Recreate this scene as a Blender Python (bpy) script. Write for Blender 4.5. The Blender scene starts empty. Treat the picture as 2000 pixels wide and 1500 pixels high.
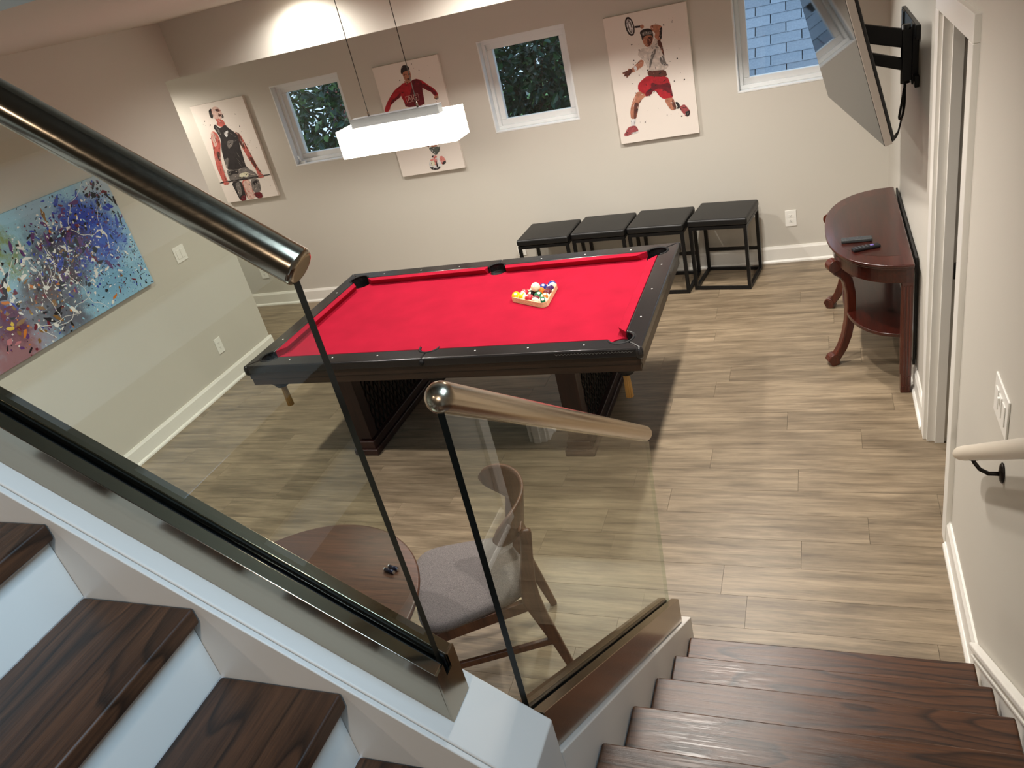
import bpy, bmesh, math, random
from mathutils import Vector, Matrix
C = bpy.context.scene.collection
PI = math.pi

# ---------------------------------------------------------------- camera
cam_data = bpy.data.cameras.new('camera')
cam_data.sensor_width = 36.0
cam_data.sensor_fit = 'HORIZONTAL'
cam_data.lens = 1514.85 / 2000 * 36.0
cam_data.clip_start = 0.02
cam = bpy.data.objects.new('camera', cam_data)
C.objects.link(cam)
_r, _d, _f = Vector((0.926135, 0.308239, -0.217402)), Vector((-0.029922, -0.514513, -0.85696)), Vector((-0.376005, 0.800166, -0.467285))
cam.matrix_world = Matrix(((_r.x, -_d.x, -_f.x, 0), (_r.y, -_d.y, -_f.y, 0), (_r.z, -_d.z, -_f.z, 2.538), (0, 0, 0, 1)))
scn = bpy.context.scene
scn.camera = cam

# ---------------------------------------------------------------- sky, exposure, daylight
EXPOSURE = 1.0
SKY_COLOR, SKY_STRENGTH = (0.58, 0.77, 1.0), 0.78
CAN_W = 89.0          # each recessed ceiling spot
STAIR_W = 62.0        # warm spot high over the stairwell
DAY_W = 14.0          # daylight entering the high stairwell window
PENDANT_E = 2.8       # pendant shade
scn.view_settings.view_transform = 'Standard'
scn.view_settings.look = 'None'
scn.view_settings.gamma = 1.0
scn.view_settings.use_curve_mapping = False
scn.view_settings.exposure = EXPOSURE
w = bpy.data.worlds.new('overcast_sky'); scn.world = w; w.use_nodes = True
bgn = w.node_tree.nodes['Background']
bgn.inputs[0].default_value = (*SKY_COLOR, 1); bgn.inputs[1].default_value = SKY_STRENGTH
ld = bpy.data.lights.new('daylight', 'AREA'); ld.shape = 'RECTANGLE'; ld.size = 1.15; ld.size_y = 1.1
ld.energy = DAY_W; ld.color = (0.50, 0.76, 1.0)
lo = bpy.data.objects.new('daylight', ld); C.objects.link(lo)
ld.spread = math.radians(110)
lo.location = (0.54, 0.55, 3.6); lo.rotation_euler = Vector((-1.0, 0.0, -1.05)).to_track_quat('-Z', 'Y').to_euler()

# ---------------------------------------------------------------- helpers
def lin(c):
    out = []
    for v in c[:3]:
        v = v / 255.0
        out.append(v / 12.92 if v <= 0.04045 else ((v + 0.055) / 1.055) ** 2.4)
    return (*out, 1.0)

def thing(name, label, cat, loc=(0, 0, 0), rotz=0.0, group=None):
    o = bpy.data.objects.new(name, None); C.objects.link(o)
    o.empty_display_size = 0.1
    o.location = loc; o.rotation_euler = (0, 0, rotz)
    o['label'] = label; o['category'] = cat
    if group: o['group'] = group
    return o

def structure(name, loc=(0, 0, 0)):
    o = bpy.data.objects.new(name, None); C.objects.link(o)
    o.location = loc; o['kind'] = 'structure'
    return o

def tag(o, label, cat, group=None):
    o['label'] = label; o['category'] = cat
    if group: o['group'] = group
    return o

def origin(o):
    v = Vector((0, 0, 0))
    while o is not None:
        v += o.location; o = o.parent
    return v

class MB:
    """collects shapes and links them as ONE mesh object"""
    def __init__(s): s.v = []; s.f = []; s.m = []; s.sm = []
    def add(s, vs, fs, mi=0, smooth=False):
        b = len(s.v); s.v += [tuple(v) for v in vs]
        for f in fs: s.f.append(tuple(i + b for i in f)); s.m.append(mi); s.sm.append(smooth)
        return s
    def box(s, x0, y0, z0, x1, y1, z1, mi=0):
        vs = [(x0,y0,z0),(x1,y0,z0),(x1,y1,z0),(x0,y1,z0),(x0,y0,z1),(x1,y0,z1),(x1,y1,z1),(x0,y1,z1)]
        return s.add(vs, [(0,3,2,1),(4,5,6,7),(0,1,5,4),(1,2,6,5),(2,3,7,6),(3,0,4,7)], mi)
    def obox(s, c, a, b, d, mi=0):
        c, a, b, d = Vector(c), Vector(a), Vector(b), Vector(d)
        if a.cross(b).dot(d) < 0: a = -a
        vs = [c-a-b-d, c+a-b-d, c+a+b-d, c-a+b-d, c-a-b+d, c+a-b+d, c+a+b+d, c-a+b+d]
        return s.add(vs, [(0,3,2,1),(4,5,6,7),(0,1,5,4),(1,2,6,5),(2,3,7,6),(3,0,4,7)], mi)
    def bar(s, p, q, w, h, up=(0, 0, 1), mi=0):
        p, q = Vector(p), Vector(q); d = (q - p); L = d.length; d.normalize()
        side = d.cross(Vector(up))
        if side.length < 1e-5: side = d.cross(Vector((1, 0, 0)))
        side.normalize(); u = side.cross(d)
        return s.obox((p + q) / 2, d * L / 2, side * w / 2, u * h / 2, mi)
    def prism(s, poly, z0, z1, axis='z', mi=0, smooth=False):
        """poly of 2-D points extruded; axis z:(x,y) y:(x,z) x:(y,z)"""
        n = len(poly)
        def P(p, t):
            return (p[0], p[1], t) if axis == 'z' else ((p[0], t, p[1]) if axis == 'y' else (t, p[0], p[1]))
        area = sum(poly[i][0]*poly[(i+1)%n][1] - poly[(i+1)%n][0]*poly[i][1] for i in range(n))
        pl = list(poly) if area > 0 else list(poly)[::-1]
        vs = [P(p, z0) for p in pl] + [P(p, z1) for p in pl]
        fs = [tuple(range(n))[::-1], tuple(range(n, 2*n))]
        if axis == 'y': fs = [f[::-1] for f in fs]
        s.add(vs, fs, mi, False)
        sd = [(i, (i+1) % n, n + (i+1) % n, n + i) for i in range(n)]
        if axis == 'y': sd = [f[::-1] for f in sd]
        b = len(s.v) - 2*n
        for f in sd: s.f.append(tuple(i + b for i in f)); s.m.append(mi); s.sm.append(smooth)
        return s
    def tube(s, path, rad, n=12, mi=0, caps=True, smooth=True):
        path = [Vector(p) for p in path]; k = len(path)
        if not hasattr(rad, '__len__'): rad = [rad] * k
        t0 = (path[1] - path[0]).normalized()
        ref = Vector((0, 0, 1)) if abs(t0.z) < 0.9 else Vector((1, 0, 0))
        side = t0.cross(ref).normalized(); rings = []
        for i, p in enumerate(path):
            t = (path[min(i+1, k-1)] - path[max(i-1, 0)]).normalized()
            side = (side - t * side.dot(t)).normalized(); u = t.cross(side)
            rings.append([p + (side*math.cos(2*PI*j/n) + u*math.sin(2*PI*j/n)) * rad[i] for j in range(n)])
        vs = [v for r in rings for v in r]; fs = []
        for i in range(k-1):
            for j in range(n):
                a, b = i*n+j, i*n+(j+1) % n
                fs.append((a, b, b+n, a+n))
        s.add(vs, fs, mi, smooth)
        if caps:
            b0 = len(s.v) - len(vs)
            s.f.append(tuple(b0 + j for j in range(n))[::-1]); s.m.append(mi); s.sm.append(False)
            s.f.append(tuple(b0 + (k-1)*n + j for j in range(n))); s.m.append(mi); s.sm.append(False)
        return s
    def strip(s, path, ws, hs, sides, mi=0, smooth=False):
        """rectangular bar swept along path; sides = unit width direction per point (or one)"""
        path = [Vector(p) for p in path]; k = len(path)
        if not hasattr(ws, '__len__'): ws = [ws]*k
        if not hasattr(hs, '__len__'): hs = [hs]*k
        sides = [Vector(sides)]*k if not isinstance(sides, list) else [Vector(q) for q in sides]
        vs = []
        for i, p in enumerate(path):
            t = (path[min(i+1, k-1)] - path[max(i-1, 0)]).normalized()
            sd = (sides[i] - t*sides[i].dot(t)).normalized(); u = t.cross(sd)
            a, b = sd*ws[i]/2, u*hs[i]/2
            vs += [p-a-b, p+a-b, p+a+b, p-a+b]
        fs = []
        for i in range(k-1):
            for j in range(4):
                a, b = i*4+j, i*4+(j+1) % 4
                fs.append((a, b, b+4, a+4))
        fs += [(3, 2, 1, 0), (4*k-4, 4*k-3, 4*k-2, 4*k-1)]
        return s.add(vs, fs, mi, smooth)
    def lathe(s, prof, c=(0, 0, 0), n=24, mi=0, smooth=True):
        vs = []; k = len(prof)
        for r, z in prof:
            for j in range(n):
                vs.append((c[0]+r*math.cos(2*PI*j/n), c[1]+r*math.sin(2*PI*j/n), c[2]+z))
        fs = []
        for i in range(k-1):
            for j in range(n):
                a, b = i*n+j, i*n+(j+1) % n
                fs.append((a, b, b+n, a+n))
        s.add(vs, fs, mi, smooth); b0 = len(s.v) - len(vs)
        if prof[0][0] > 1e-6: s.f.append(tuple(b0+j for j in range(n))[::-1]); s.m.append(mi); s.sm.append(False)
        if prof[-1][0] > 1e-6: s.f.append(tuple(b0+(k-1)*n+j for j in range(n))); s.m.append(mi); s.sm.append(False)
        return s
    def sphere(s, c, r, n=20, mi=0):
        prof = [(r*math.sin(PI*i/(n//2)), -r*math.cos(PI*i/(n//2))) for i in range(n//2+1)]
        return s.lathe(prof, c, n, mi)
    def build(s, name, mats, parent=None, local=False, bevel=0.0, seg=2, ang=40, merge=True):
        me = bpy.data.meshes.new(name)
        off = Vector((0, 0, 0)) if (local or parent is None) else origin(parent)
        me.from_pydata([tuple(Vector(v) - off) for v in s.v], [], s.f)
        if not isinstance(mats, (list, tuple)): mats = [mats]
        for m in mats: me.materials.append(m)
        for p, mi, sm in zip(me.polygons, s.m, s.sm): p.material_index = mi; p.use_smooth = sm
        if merge:
            bm = bmesh.new(); bm.from_mesh(me)
            bmesh.ops.remove_doubles(bm, verts=bm.verts, dist=1e-6)
            bm.to_mesh(me); bm.free()
        me.validate(); me.update()
        o = bpy.data.objects.new(name, me); C.objects.link(o)
        if parent is not None: o.parent = parent
        if bevel > 0:
            md = o.modifiers.new('bevel', 'BEVEL'); md.width = bevel; md.segments = seg
            md.limit_method = 'ANGLE'; md.angle_limit = math.radians(ang)
            for p in me.polygons: p.use_smooth = True
            try:
                md.harden_normals = True
            except Exception: pass
        return o

def struct(o):
    o['kind'] = 'structure'; return o

def copy_tree(o, parent=None):
    c = o.copy(); C.objects.link(c); c.parent = parent
    for ch in list(o.children):
        d = ch.copy(); C.objects.link(d); d.parent = c
        for g in ch.children:
            e = g.copy(); C.objects.link(e); e.parent = d
    return c

# ---------------------------------------------------------------- materials
def newmat(name):
    m = bpy.data.materials.new(name); m.use_nodes = True
    nt = m.node_tree; return m, nt, nt.nodes['Principled BSDF']

def pmat(name, col, rough=0.5, metal=0.0, bump=0.0, bscale=200.0, var=0.0, vscale=3.0, coat=0.0, spec=0.5, emit=0.0):
    m, nt, b = newmat(name); L = nt.links
    c = lin(col)
    b.inputs['Base Color'].default_value = c; b.inputs['Roughness'].default_value = rough
    b.inputs['Metallic'].default_value = metal; b.inputs['Specular IOR Level'].default_value = spec
    if coat: b.inputs['Coat Weight'].default_value = coat; b.inputs['Coat Roughness'].default_value = 0.08
    if emit: b.inputs['Emission Color'].default_value = c; b.inputs['Emission Strength'].default_value = emit
    if var or bump:
        tc = nt.nodes.new('ShaderNodeTexCoord')
    if var:
        n = nt.nodes.new('ShaderNodeTexNoise'); n.inputs['Scale'].default_value = vscale; n.inputs['Detail'].default_value = 6
        L.new(tc.outputs['Object'], n.inputs['Vector'])
        mx = nt.nodes.new('ShaderNodeMix'); mx.data_type = 'RGBA'
        mx.inputs[6].default_value = tuple(x*(1-var) for x in c[:3]) + (1,)
        mx.inputs[7].default_value = tuple(min(1, x*(1+var)) for x in c[:3]) + (1,)
        L.new(n.outputs[0], mx.inputs[0]); L.new(mx.outputs[2], b.inputs['Base Color'])
    if bump:
        n2 = nt.nodes.new('ShaderNodeTexNoise'); n2.inputs['Scale'].default_value = bscale; n2.inputs['Detail'].default_value = 3
        L.new(tc.outputs['Object'], n2.inputs['Vector'])
        bp = nt.nodes.new('ShaderNodeBump'); bp.inputs['Strength'].default_value = bump; bp.inputs['Distance'].default_value = 0.002
        L.new(n2.outputs[0], bp.inputs['Height']); L.new(bp.outputs[0], b.inputs['Normal'])
    return m

def wood(name, dark, light, axis='x', scale=1.0, rings=0.0, rough=0.45, tone=0.15, ringdark=0.6, bump=0.0, coat=0.0, contrast=(0.3, 0.7), stretch=14.0, ringfreq=16.0, fine=0.35, blotch=0.0, ringk=8.0):
    """streaky procedural wood, grain along axis; every object gets its own offset and tone"""
    m, nt, b = newmat(name); L = nt.links; N = nt.nodes.new
    tc = N('ShaderNodeTexCoord'); oi = N('ShaderNodeObjectInfo')
    mul = N('ShaderNodeVectorMath'); mul.operation = 'MULTIPLY'; mul.inputs[1].default_value = (37.0, 23.0, 51.0)
    cmb = N('ShaderNodeCombineXYZ')
    for i in range(3): L.new(oi.outputs['Random'], cmb.inputs[i])
    L.new(cmb.outputs[0], mul.inputs[0])
    addv = N('ShaderNodeVectorMath'); addv.operation = 'ADD'
    L.new(tc.outputs['Object'], addv.inputs[0]); L.new(mul.outputs[0], addv.inputs[1])
    mp = N('ShaderNodeMapping')
    s = {'x': (1.0, stretch, stretch), 'y': (stretch, 1.0, stretch), 'z': (stretch, stretch, 1.0)}[axis]
    mp.inputs['Scale'].default_value = tuple(v*scale for v in s)
    L.new(addv.outputs[0], mp.inputs['Vector'])
    n1 = N('ShaderNodeTexNoise'); n1.inputs['Scale'].default_value = 2.2; n1.inputs['Detail'].default_value = 9; n1.inputs['Roughness'].default_value = 0.66
    n1.inputs['Distortion'].default_value = 0.35
    L.new(mp.outputs[0], n1.inputs['Vector'])
    rp = N('ShaderNodeValToRGB'); rp.color_ramp.elements[0].position = contrast[0]; rp.color_ramp.elements[1].position = contrast[1]
    rp.color_ramp.elements[0].color = lin(dark); rp.color_ramp.elements[1].color = lin(light)
    L.new(n1.outputs[0], rp.inputs[0]); col = rp.outputs[0]; hgt = n1.outputs[0]
    if rings:
        mp2 = N('ShaderNodeMapping')
        k = ringk
        s2 = {'x': (1.0, k, k), 'y': (k, 1.0, k), 'z': (k, k, 1.0)}[axis]
        mp2.inputs['Scale'].default_value = tuple(v*scale for v in s2)
        L.new(addv.outputs[0], mp2.inputs['Vector'])
        n2 = N('ShaderNodeTexNoise'); n2.inputs['Scale'].default_value = 0.9; n2.inputs['Detail'].default_value = 2.5; n2.inputs['Roughness'].default_value = 0.4
        L.new(mp2.outputs[0], n2.inputs['Vector'])
        mm = N('ShaderNodeMath'); mm.operation = 'MULTIPLY'; mm.inputs[1].default_value = ringfreq; L.new(n2.outputs[0], mm.inputs[0])
        fr = N('ShaderNodeMath'); fr.operation = 'FRACT'; L.new(mm.outputs[0], fr.inputs[0])
        r2 = N('ShaderNodeValToRGB'); e = r2.color_ramp.elements
        e[0].position = 0.0; e[0].color = (0, 0, 0, 1); e[1].position = 1.0; e[1].color = (0, 0, 0, 1)
        a = e.new(0.12); a.color = (1, 1, 1, 1); a2 = e.new(0.75); a2.color = (.75, .75, .75, 1)
        L.new(fr.outputs[0], r2.inputs[0])
        mx = N('ShaderNodeMix'); mx.data_type = 'RGBA'; mx.blend_type = 'MULTIPLY'; mx.inputs[0].default_value = rings
        L.new(col, mx.inputs[6]); L.new(r2.outputs[0], mx.inputs[7]); col = mx.outputs[2]
        hgt = r2.outputs[0]
    if fine:
        mp3 = N('ShaderNodeMapping'); q = stretch*2.6
        mp3.inputs['Scale'].default_value = tuple(v*scale for v in {'x': (1.6, q, q), 'y': (q, 1.6, q), 'z': (q, q, 1.6)}[axis])
        L.new(addv.outputs[0], mp3.inputs['Vector'])
        n3 = N('ShaderNodeTexNoise'); n3.inputs['Scale'].default_value = 3.4; n3.inputs['Detail'].default_value = 6; n3.inputs['Roughness'].default_value = 0.7
        L.new(mp3.outputs[0], n3.inputs['Vector'])
        r3 = N('ShaderNodeValToRGB'); r3.color_ramp.elements[0].position = 0.34; r3.color_ramp.elements[1].position = 0.56
        r3.color_ramp.elements[0].color = (1-fine, 1-fine, 1-fine, 1); r3.color_ramp.elements[1].color = (1, 1, 1, 1)
        L.new(n3.outputs[0], r3.inputs[0])
        m3 = N('ShaderNodeMix'); m3.data_type = 'RGBA'; m3.blend_type = 'MULTIPLY'; m3.inputs[0].default_value = 1.0
        L.new(col, m3.inputs[6]); L.new(r3.outputs[0], m3.inputs[7]); col = m3.outputs[2]; hgt = r3.outputs[0]
    if blotch:
        n4 = N('ShaderNodeTexNoise'); n4.inputs['Scale'].default_value = 3.0; n4.inputs['Detail'].default_value = 4
        mp4 = N('ShaderNodeMapping'); mp4.inputs['Scale'].default_value = {'x': (1, 4, 4), 'y': (4, 1, 4), 'z': (4, 4, 1)}[axis]
        L.new(addv.outputs[0], mp4.inputs['Vector']); L.new(mp4.outputs[0], n4.inputs['Vector'])
        r4 = N('ShaderNodeValToRGB'); r4.color_ramp.elements[0].position = 0.36; r4.color_ramp.elements[1].position = 0.6
        r4.color_ramp.elements[0].color = (1-blotch, 1-blotch*1.06, 1-blotch*1.12, 1); r4.color_ramp.elements[1].color = (1, 1, 1, 1)
        L.new(n4.outputs[0], r4.inputs[0])
        m4 = N('ShaderNodeMix'); m4.data_type = 'RGBA'; m4.blend_type = 'MULTIPLY'; m4.inputs[0].default_value = 1.0
        L.new(col, m4.inputs[6]); L.new(r4.outputs[0], m4.inputs[7]); col = m4.outputs[2]
    hs = N('ShaderNodeHueSaturation')
    mr = N('ShaderNodeMapRange'); mr.inputs[3].default_value = 1 - tone; mr.inputs[4].default_value = 1 + tone
    L.new(oi.outputs['Random'], mr.inputs[0]); L.new(mr.outputs[0], hs.inputs['Value']); L.new(col, hs.inputs['Color'])
    L.new(hs.outputs[0], b.inputs['Base Color'])
    b.inputs['Roughness'].default_value = rough
    if coat: b.inputs['Coat Weight'].default_value = coat; b.inputs['Coat Roughness'].default_value = 0.12
    if bump:
        bp = N('ShaderNodeBump'); bp.inputs['Strength'].default_value = bump; bp.inputs['Distance'].default_value = 0.002
        L.new(hgt, bp.inputs['Height']); L.new(bp.outputs[0], b.inputs['Normal'])
    return m

def glassmat(name, tint, refl=1.0, rough=0.0):
    m = bpy.data.materials.new(name); m.use_nodes = True; nt = m.node_tree; nt.nodes.clear(); N = nt.nodes.new; L = nt.links
    out = N('ShaderNodeOutputMaterial'); tr = N('ShaderNodeBsdfTransparent'); gl = N('ShaderNodeBsdfGlossy'); mx = N('ShaderNodeMixShader')
    fr = N('ShaderNodeFresnel'); fr.inputs[0].default_value = 1.46
    tr.inputs[0].default_value = (*tint, 1); gl.inputs['Roughness'].default_value = rough
    gl.inputs[0].default_value = (refl, refl, refl, 1)
    ge = N('ShaderNodeNewGeometry'); om = N('ShaderNodeMath'); om.operation = 'SUBTRACT'; om.inputs[0].default_value = 1.0
    mu = N('ShaderNodeMath'); mu.operation = 'MULTIPLY'
    L.new(ge.outputs['Backfacing'], om.inputs[1]); L.new(om.outputs[0], mu.inputs[0]); L.new(fr.outputs[0], mu.inputs[1])
    L.new(mu.outputs[0], mx.inputs[0]); L.new(tr.outputs[0], mx.inputs[1]); L.new(gl.outputs[0], mx.inputs[2]); L.new(mx.outputs[0], out.inputs[0])
    return m

M = {}
M['wall'] = pmat('wall_paint', (200, 195, 185), 0.62, bump=0.06, bscale=260)
M['ceil'] = pmat('ceiling_paint', (196, 189, 177), 0.7, bump=0.04, bscale=200)
M['upper'] = pmat('hall_reflection_dark', (82, 68, 52), 0.6)  # unseen rear wall and upper ceiling, darkened so the steel rail reflects dark
M['trim'] = pmat('trim_paint', (232, 229, 222), 0.32)
M['curb'] = pmat('curb_paint', (214, 208, 200), 0.45, bump=0.05, bscale=120)
M['steel'] = None
def brushed(name, col, rough, axis):
    m, nt, b = newmat(name); L = nt.links; N = nt.nodes.new
    b.inputs['Base Color'].default_value = lin(col); b.inputs['Metallic'].default_value = 1.0
    tc = N('ShaderNodeTexCoord'); mp = N('ShaderNodeMapping'); mp.inputs['Scale'].default_value = axis
    L.new(tc.outputs['Object'], mp.inputs['Vector'])
    n = N('ShaderNodeTexNoise'); n.inputs['Scale'].default_value = 1.0; n.inputs['Detail'].default_value = 4
    L.new(mp.outputs[0], n.inputs['Vector'])
    mr = N('ShaderNodeMapRange'); mr.inputs[3].default_value = rough*0.75; mr.inputs[4].default_value = rough*1.25
    L.new(n.outputs[0], mr.inputs[0]); L.new(mr.outputs[0], b.inputs['Roughness'])
    return m
M['steel1'] = brushed('brushed_steel_upper', (168, 156, 138), 0.16, (6, 260, 260))
M['steel2'] = brushed('brushed_steel_lower', (166, 150, 132), 0.2, (260, 6, 260))
M['tube'] = brushed('brushed_steel_rail', (172, 156, 134), 0.17, (8, 300, 300))
M['glass'] = glassmat('railing_glass', (0.90, 0.935, 0.895))
M['pane'] = glassmat('window_glass', (0.94, 0.97, 0.97))
M['gedge'] = pmat('glass_edge', (6, 10, 8), 0.35, spec=0.25)
M['black'] = pmat('black_rubber', (14, 14, 14), 0.5)
M['gap'] = pmat('dark_gap', (8, 8, 8), 0.8)
M['plank'] = wood('vinyl_oak_plank', (104, 90, 72), (157, 139, 114), 'x', 1.0, rough=0.40, tone=0.07, contrast=(0.28, 0.68), stretch=12, fine=0.24, blotch=0.26)
M['tread_x'] = wood('stained_oak_tread_across', (62, 36, 21), (108, 68, 42), 'x', 1.0, rings=0.72, rough=0.30, tone=0.10, bump=0.20, stretch=18, ringfreq=13, fine=0.42, ringk=6)
M['tread_y'] = wood('stained_oak_tread_along', (54, 32, 20), (94, 60, 38), 'y', 1.0, rings=0.72, rough=0.42, tone=0.10, bump=0.20, stretch=18, ringfreq=13, fine=0.42, ringk=6)
# ---------------------------------------------------------------- the room
XL, XR, YB, YE, YK = -4.627, 0.463, 6.156, 5.125, 5.301
ZB, ZC, YH = 2.322, 2.719, 1.735
XA, YR, ZU = -6.9, -2.3, 5.1          # alcove end, stairwell rear, upper ceiling
R0, G0, Y0 = 0.186, 0.248, 2.077      # riser, going, first nosing of the lower flight
SL, SR = -0.514, 0.432

floor = structure('floor')
MB().box(XA, 0.6, -0.06, 1.7, YB + 0.2, -0.010).build('subfloor', M['gap'], floor)
ROW, PL = 0.18, 1.22
fixed = {0: 0.155, -1: -0.128, 2: -0.147, 3: -0.59, 4: 0.16, -2: -0.452}
rnd = random.Random(5)
full = None
for k in range(-10, 19):
    ya = 2.85 + ROW * k; yb = min(ya + ROW, YB)
    if yb - ya < 0.02: continue
    xa = XA if yb > YE else XL
    xb = XR if not (2.7 < ya < 3.7) else 1.2
    j = fixed.get(k, rnd.uniform(-0.9, 0.3))
    e = j
    while e > xa: e -= PL
    while e < xb:
        p, q = max(e, xa), min(e + PL, xb)
        if q - p > 0.01:
            if abs(q - p - PL) < 1e-4 and abs(yb - ya - ROW) < 1e-4:
                if full is None:
                    full = MB().box(-PL/2 + .0006, -ROW/2 + .0006, -0.010, PL/2 - .0006, ROW/2 - .0006, 0.0).build('plank', M['plank'], floor, local=True)
                    o = full
                else:
                    o = full.copy(); C.objects.link(o); o.parent = floor
            else:
                L_, W_ = q - p, yb - ya
                o = MB().box(-L_/2 + .0006, -W_/2 + .0006, -0.010, L_/2 - .0006, W_/2 - .0006, 0.0).build('plank', M['plank'], floor, local=True)
            o.location = ((p + q)/2, (ya + yb)/2, 0)
        e += PL

# walls (window holes in the back wall, door and high window in the right wall)
WZ0, WZ1 = 1.345, 2.055
WX = [(-4.478, -3.766), (-2.470, -1.746), (-0.541, 0.165)]
T = 0.20
mb = MB(); xs = [XA] + [v for p in WX for v in p] + [XR + T]
for i in range(0, len(xs), 2): mb.box(xs[i], YB, -0.06, xs[i+1], YB + T, ZB + 0.5)
for a, b in WX: mb.box(a, YB, -0.06, b, YB + T, WZ0); mb.box(a, YB, WZ1, b, YB + T, ZB + 0.5)
struct(mb.build('wall_back', M['wall'], merge=False))
DY0, DY1, DZ = 2.945, 3.655, 2.015
TR = 0.10
mb = MB()
mb.box(XR, YR, -0.06, XR + TR, DY0, 2.9); mb.box(XR, DY1, -0.06, XR + TR, YB, 2.9); mb.box(XR, DY0, DZ, XR + TR, DY1, 2.9)
mb.box(XR, YR, 2.9, XR + TR, -0.05, ZU); mb.box(XR, 1.16, 2.9, XR + TR, 2.3, ZU)
mb.box(XR, -0.05, 2.9, XR + TR, 1.16, 3.05); mb.box(XR, -0.05, 4.2, XR + TR, 1.16, ZU)
struct(mb.build('wall_right', M['wall'], merge=False))
M['closet'] = pmat('closet_paint', (120, 108, 92), 0.7)
mb = MB(); mb.box(1.6, 2.5, -0.06, 1.65, 4.3, 2.5); mb.box(XR + TR, 2.45, -0.06, 1.65, 2.5, 2.5); mb.box(XR + TR, 4.3, -0.06, 1.65, 4.35, 2.5); mb.box(XR + TR, 2.45, 2.5, 1.65, 4.35, 2.55)
struct(mb.build('wall_closet', M['closet'], merge=False))
mb = MB().box(XL - 0.14, YR, -0.06, XL, YE, ZU); mb.box(XL - 0.14, YE, ZB, XL, YK, ZU)
struct(mb.build('wall_left', M['wall'], merge=False))
struct(MB().box(XL, YK, ZB, XR, YK + 0.13, ZC + 0.2).build('wall_bulkhead', M['wall']))
struct(MB().box(XA, YK - 0.2, ZB - 0.0, XL - 0.14, YB, ZB + 0.15).box(XL - 0.14, YK + 0.13, ZB, XR, YB, ZB + 0.15).build('trim_1', M['wall'], merge=False))
struct(MB().box(XA - 0.14, YK - 0.6, -0.06, XA, YB + T, ZB + 0.3).box(XA, YK - 0.6, -0.06, XL - 0.14, YK - 0.45, ZB + 0.3).build('wall_alcove', M['wall'], merge=False))
struct(MB().box(XL, YH, ZC, XR, YK, ZC + 0.12).build('ceiling', M['ceil']))
struct(MB().box(XL, YH, ZC + 0.12, XR, YH + 0.12, ZU).build('wall_header', M['wall']))
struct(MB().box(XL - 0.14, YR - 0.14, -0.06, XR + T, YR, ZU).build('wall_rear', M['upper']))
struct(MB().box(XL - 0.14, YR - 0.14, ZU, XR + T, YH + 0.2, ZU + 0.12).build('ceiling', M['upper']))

# baseboards: body, thin cap, shoe
def base_profile(h=0.134):
    return [(0, 0), (0.028, 0), (0.027, 0.012), (0.020, 0.022), (0.016, 0.024), (0.016, h - 0.02), (0.010, h - 0.006), (0.008, h), (0, h)]
def baseboard(name, p, q, nrm, h=0.134):
    p, q, nrm = Vector((*p, 0)), Vector((*q, 0)), Vector((*nrm, 0))
    pr = base_profile(h); n = len(pr)
    vs = [p + nrm*a + Vector((0, 0, b)) for a, b in pr] + [q + nrm*a + Vector((0, 0, b)) for a, b in pr]
    fs = [(i, (i+1) % n, n+(i+1) % n, n+i) for i in range(n)] + [tuple(range(n))[::-1], tuple(range(n, 2*n))]
    if (q - p).cross(nrm).z > 0: fs = [f[::-1] for f in fs]
    return struct(MB().add(vs, fs).build(name, M['trim']))
baseboard('baseboard_back', (XA, YB), (XR, YB), (0, -1))
baseboard('baseboard_left', (XL, 0.9), (XL, YE + 0.016), (1, 0))
baseboard('baseboard_right', (XR, DY1 + 0.085), (XR, YB), (-1, 0))
baseboard('baseboard_right', (XR, 2.16), (XR, DY0 - 0.085), (-1, 0))

# door in the right wall: casing, jamb, stop, leaf left ajar in shadow
door = structure('door_1', (XR, (DY0 + DY1)/2, 0))
cs = 0.020
for a, b in ((DY0 - 0.085, DY0), (DY1, DY1 + 0.085)):
    MB().box(XR - cs, a, 0, XR + 0.004, b, DZ).build('casing', M['trim'], door, bevel=0.003)
MB().box(XR - cs, DY0 - 0.085, DZ, XR + 0.004, DY1 + 0.085, DZ + 0.085).build('head_casing', M['trim'], door, bevel=0.003)
jb = MB().box(XR - 0.004, DY1 - 0.018, 0, XR + TR + 0.005, DY1 + 0.004, DZ).box(XR - 0.004, DY0 - 0.004, 0, XR + TR + 0.005, DY0 + 0.018, DZ).box(XR - 0.004, DY0, DZ - 0.018, XR + TR + 0.005, DY1, DZ + 0.003).build('jamb', M['trim'], door, bevel=0.002, merge=False)
MB().box(XR + 0.030, DY1 - 0.034, 0, XR + 0.072, DY1 - 0.017, DZ - 0.018).box(XR + 0.030, DY0 + 0.017, 0, XR + 0.072, DY0 + 0.03, DZ - 0.018).build('door_stop', M['trim'], door, bevel=0.002, merge=False)
MB().box(XR + 0.076, DY1 - 0.021, 0.885, XR + TR + 0.008, DY1 - 0.0175, 0.965).build('strike_plate', M['black'], door)

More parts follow.
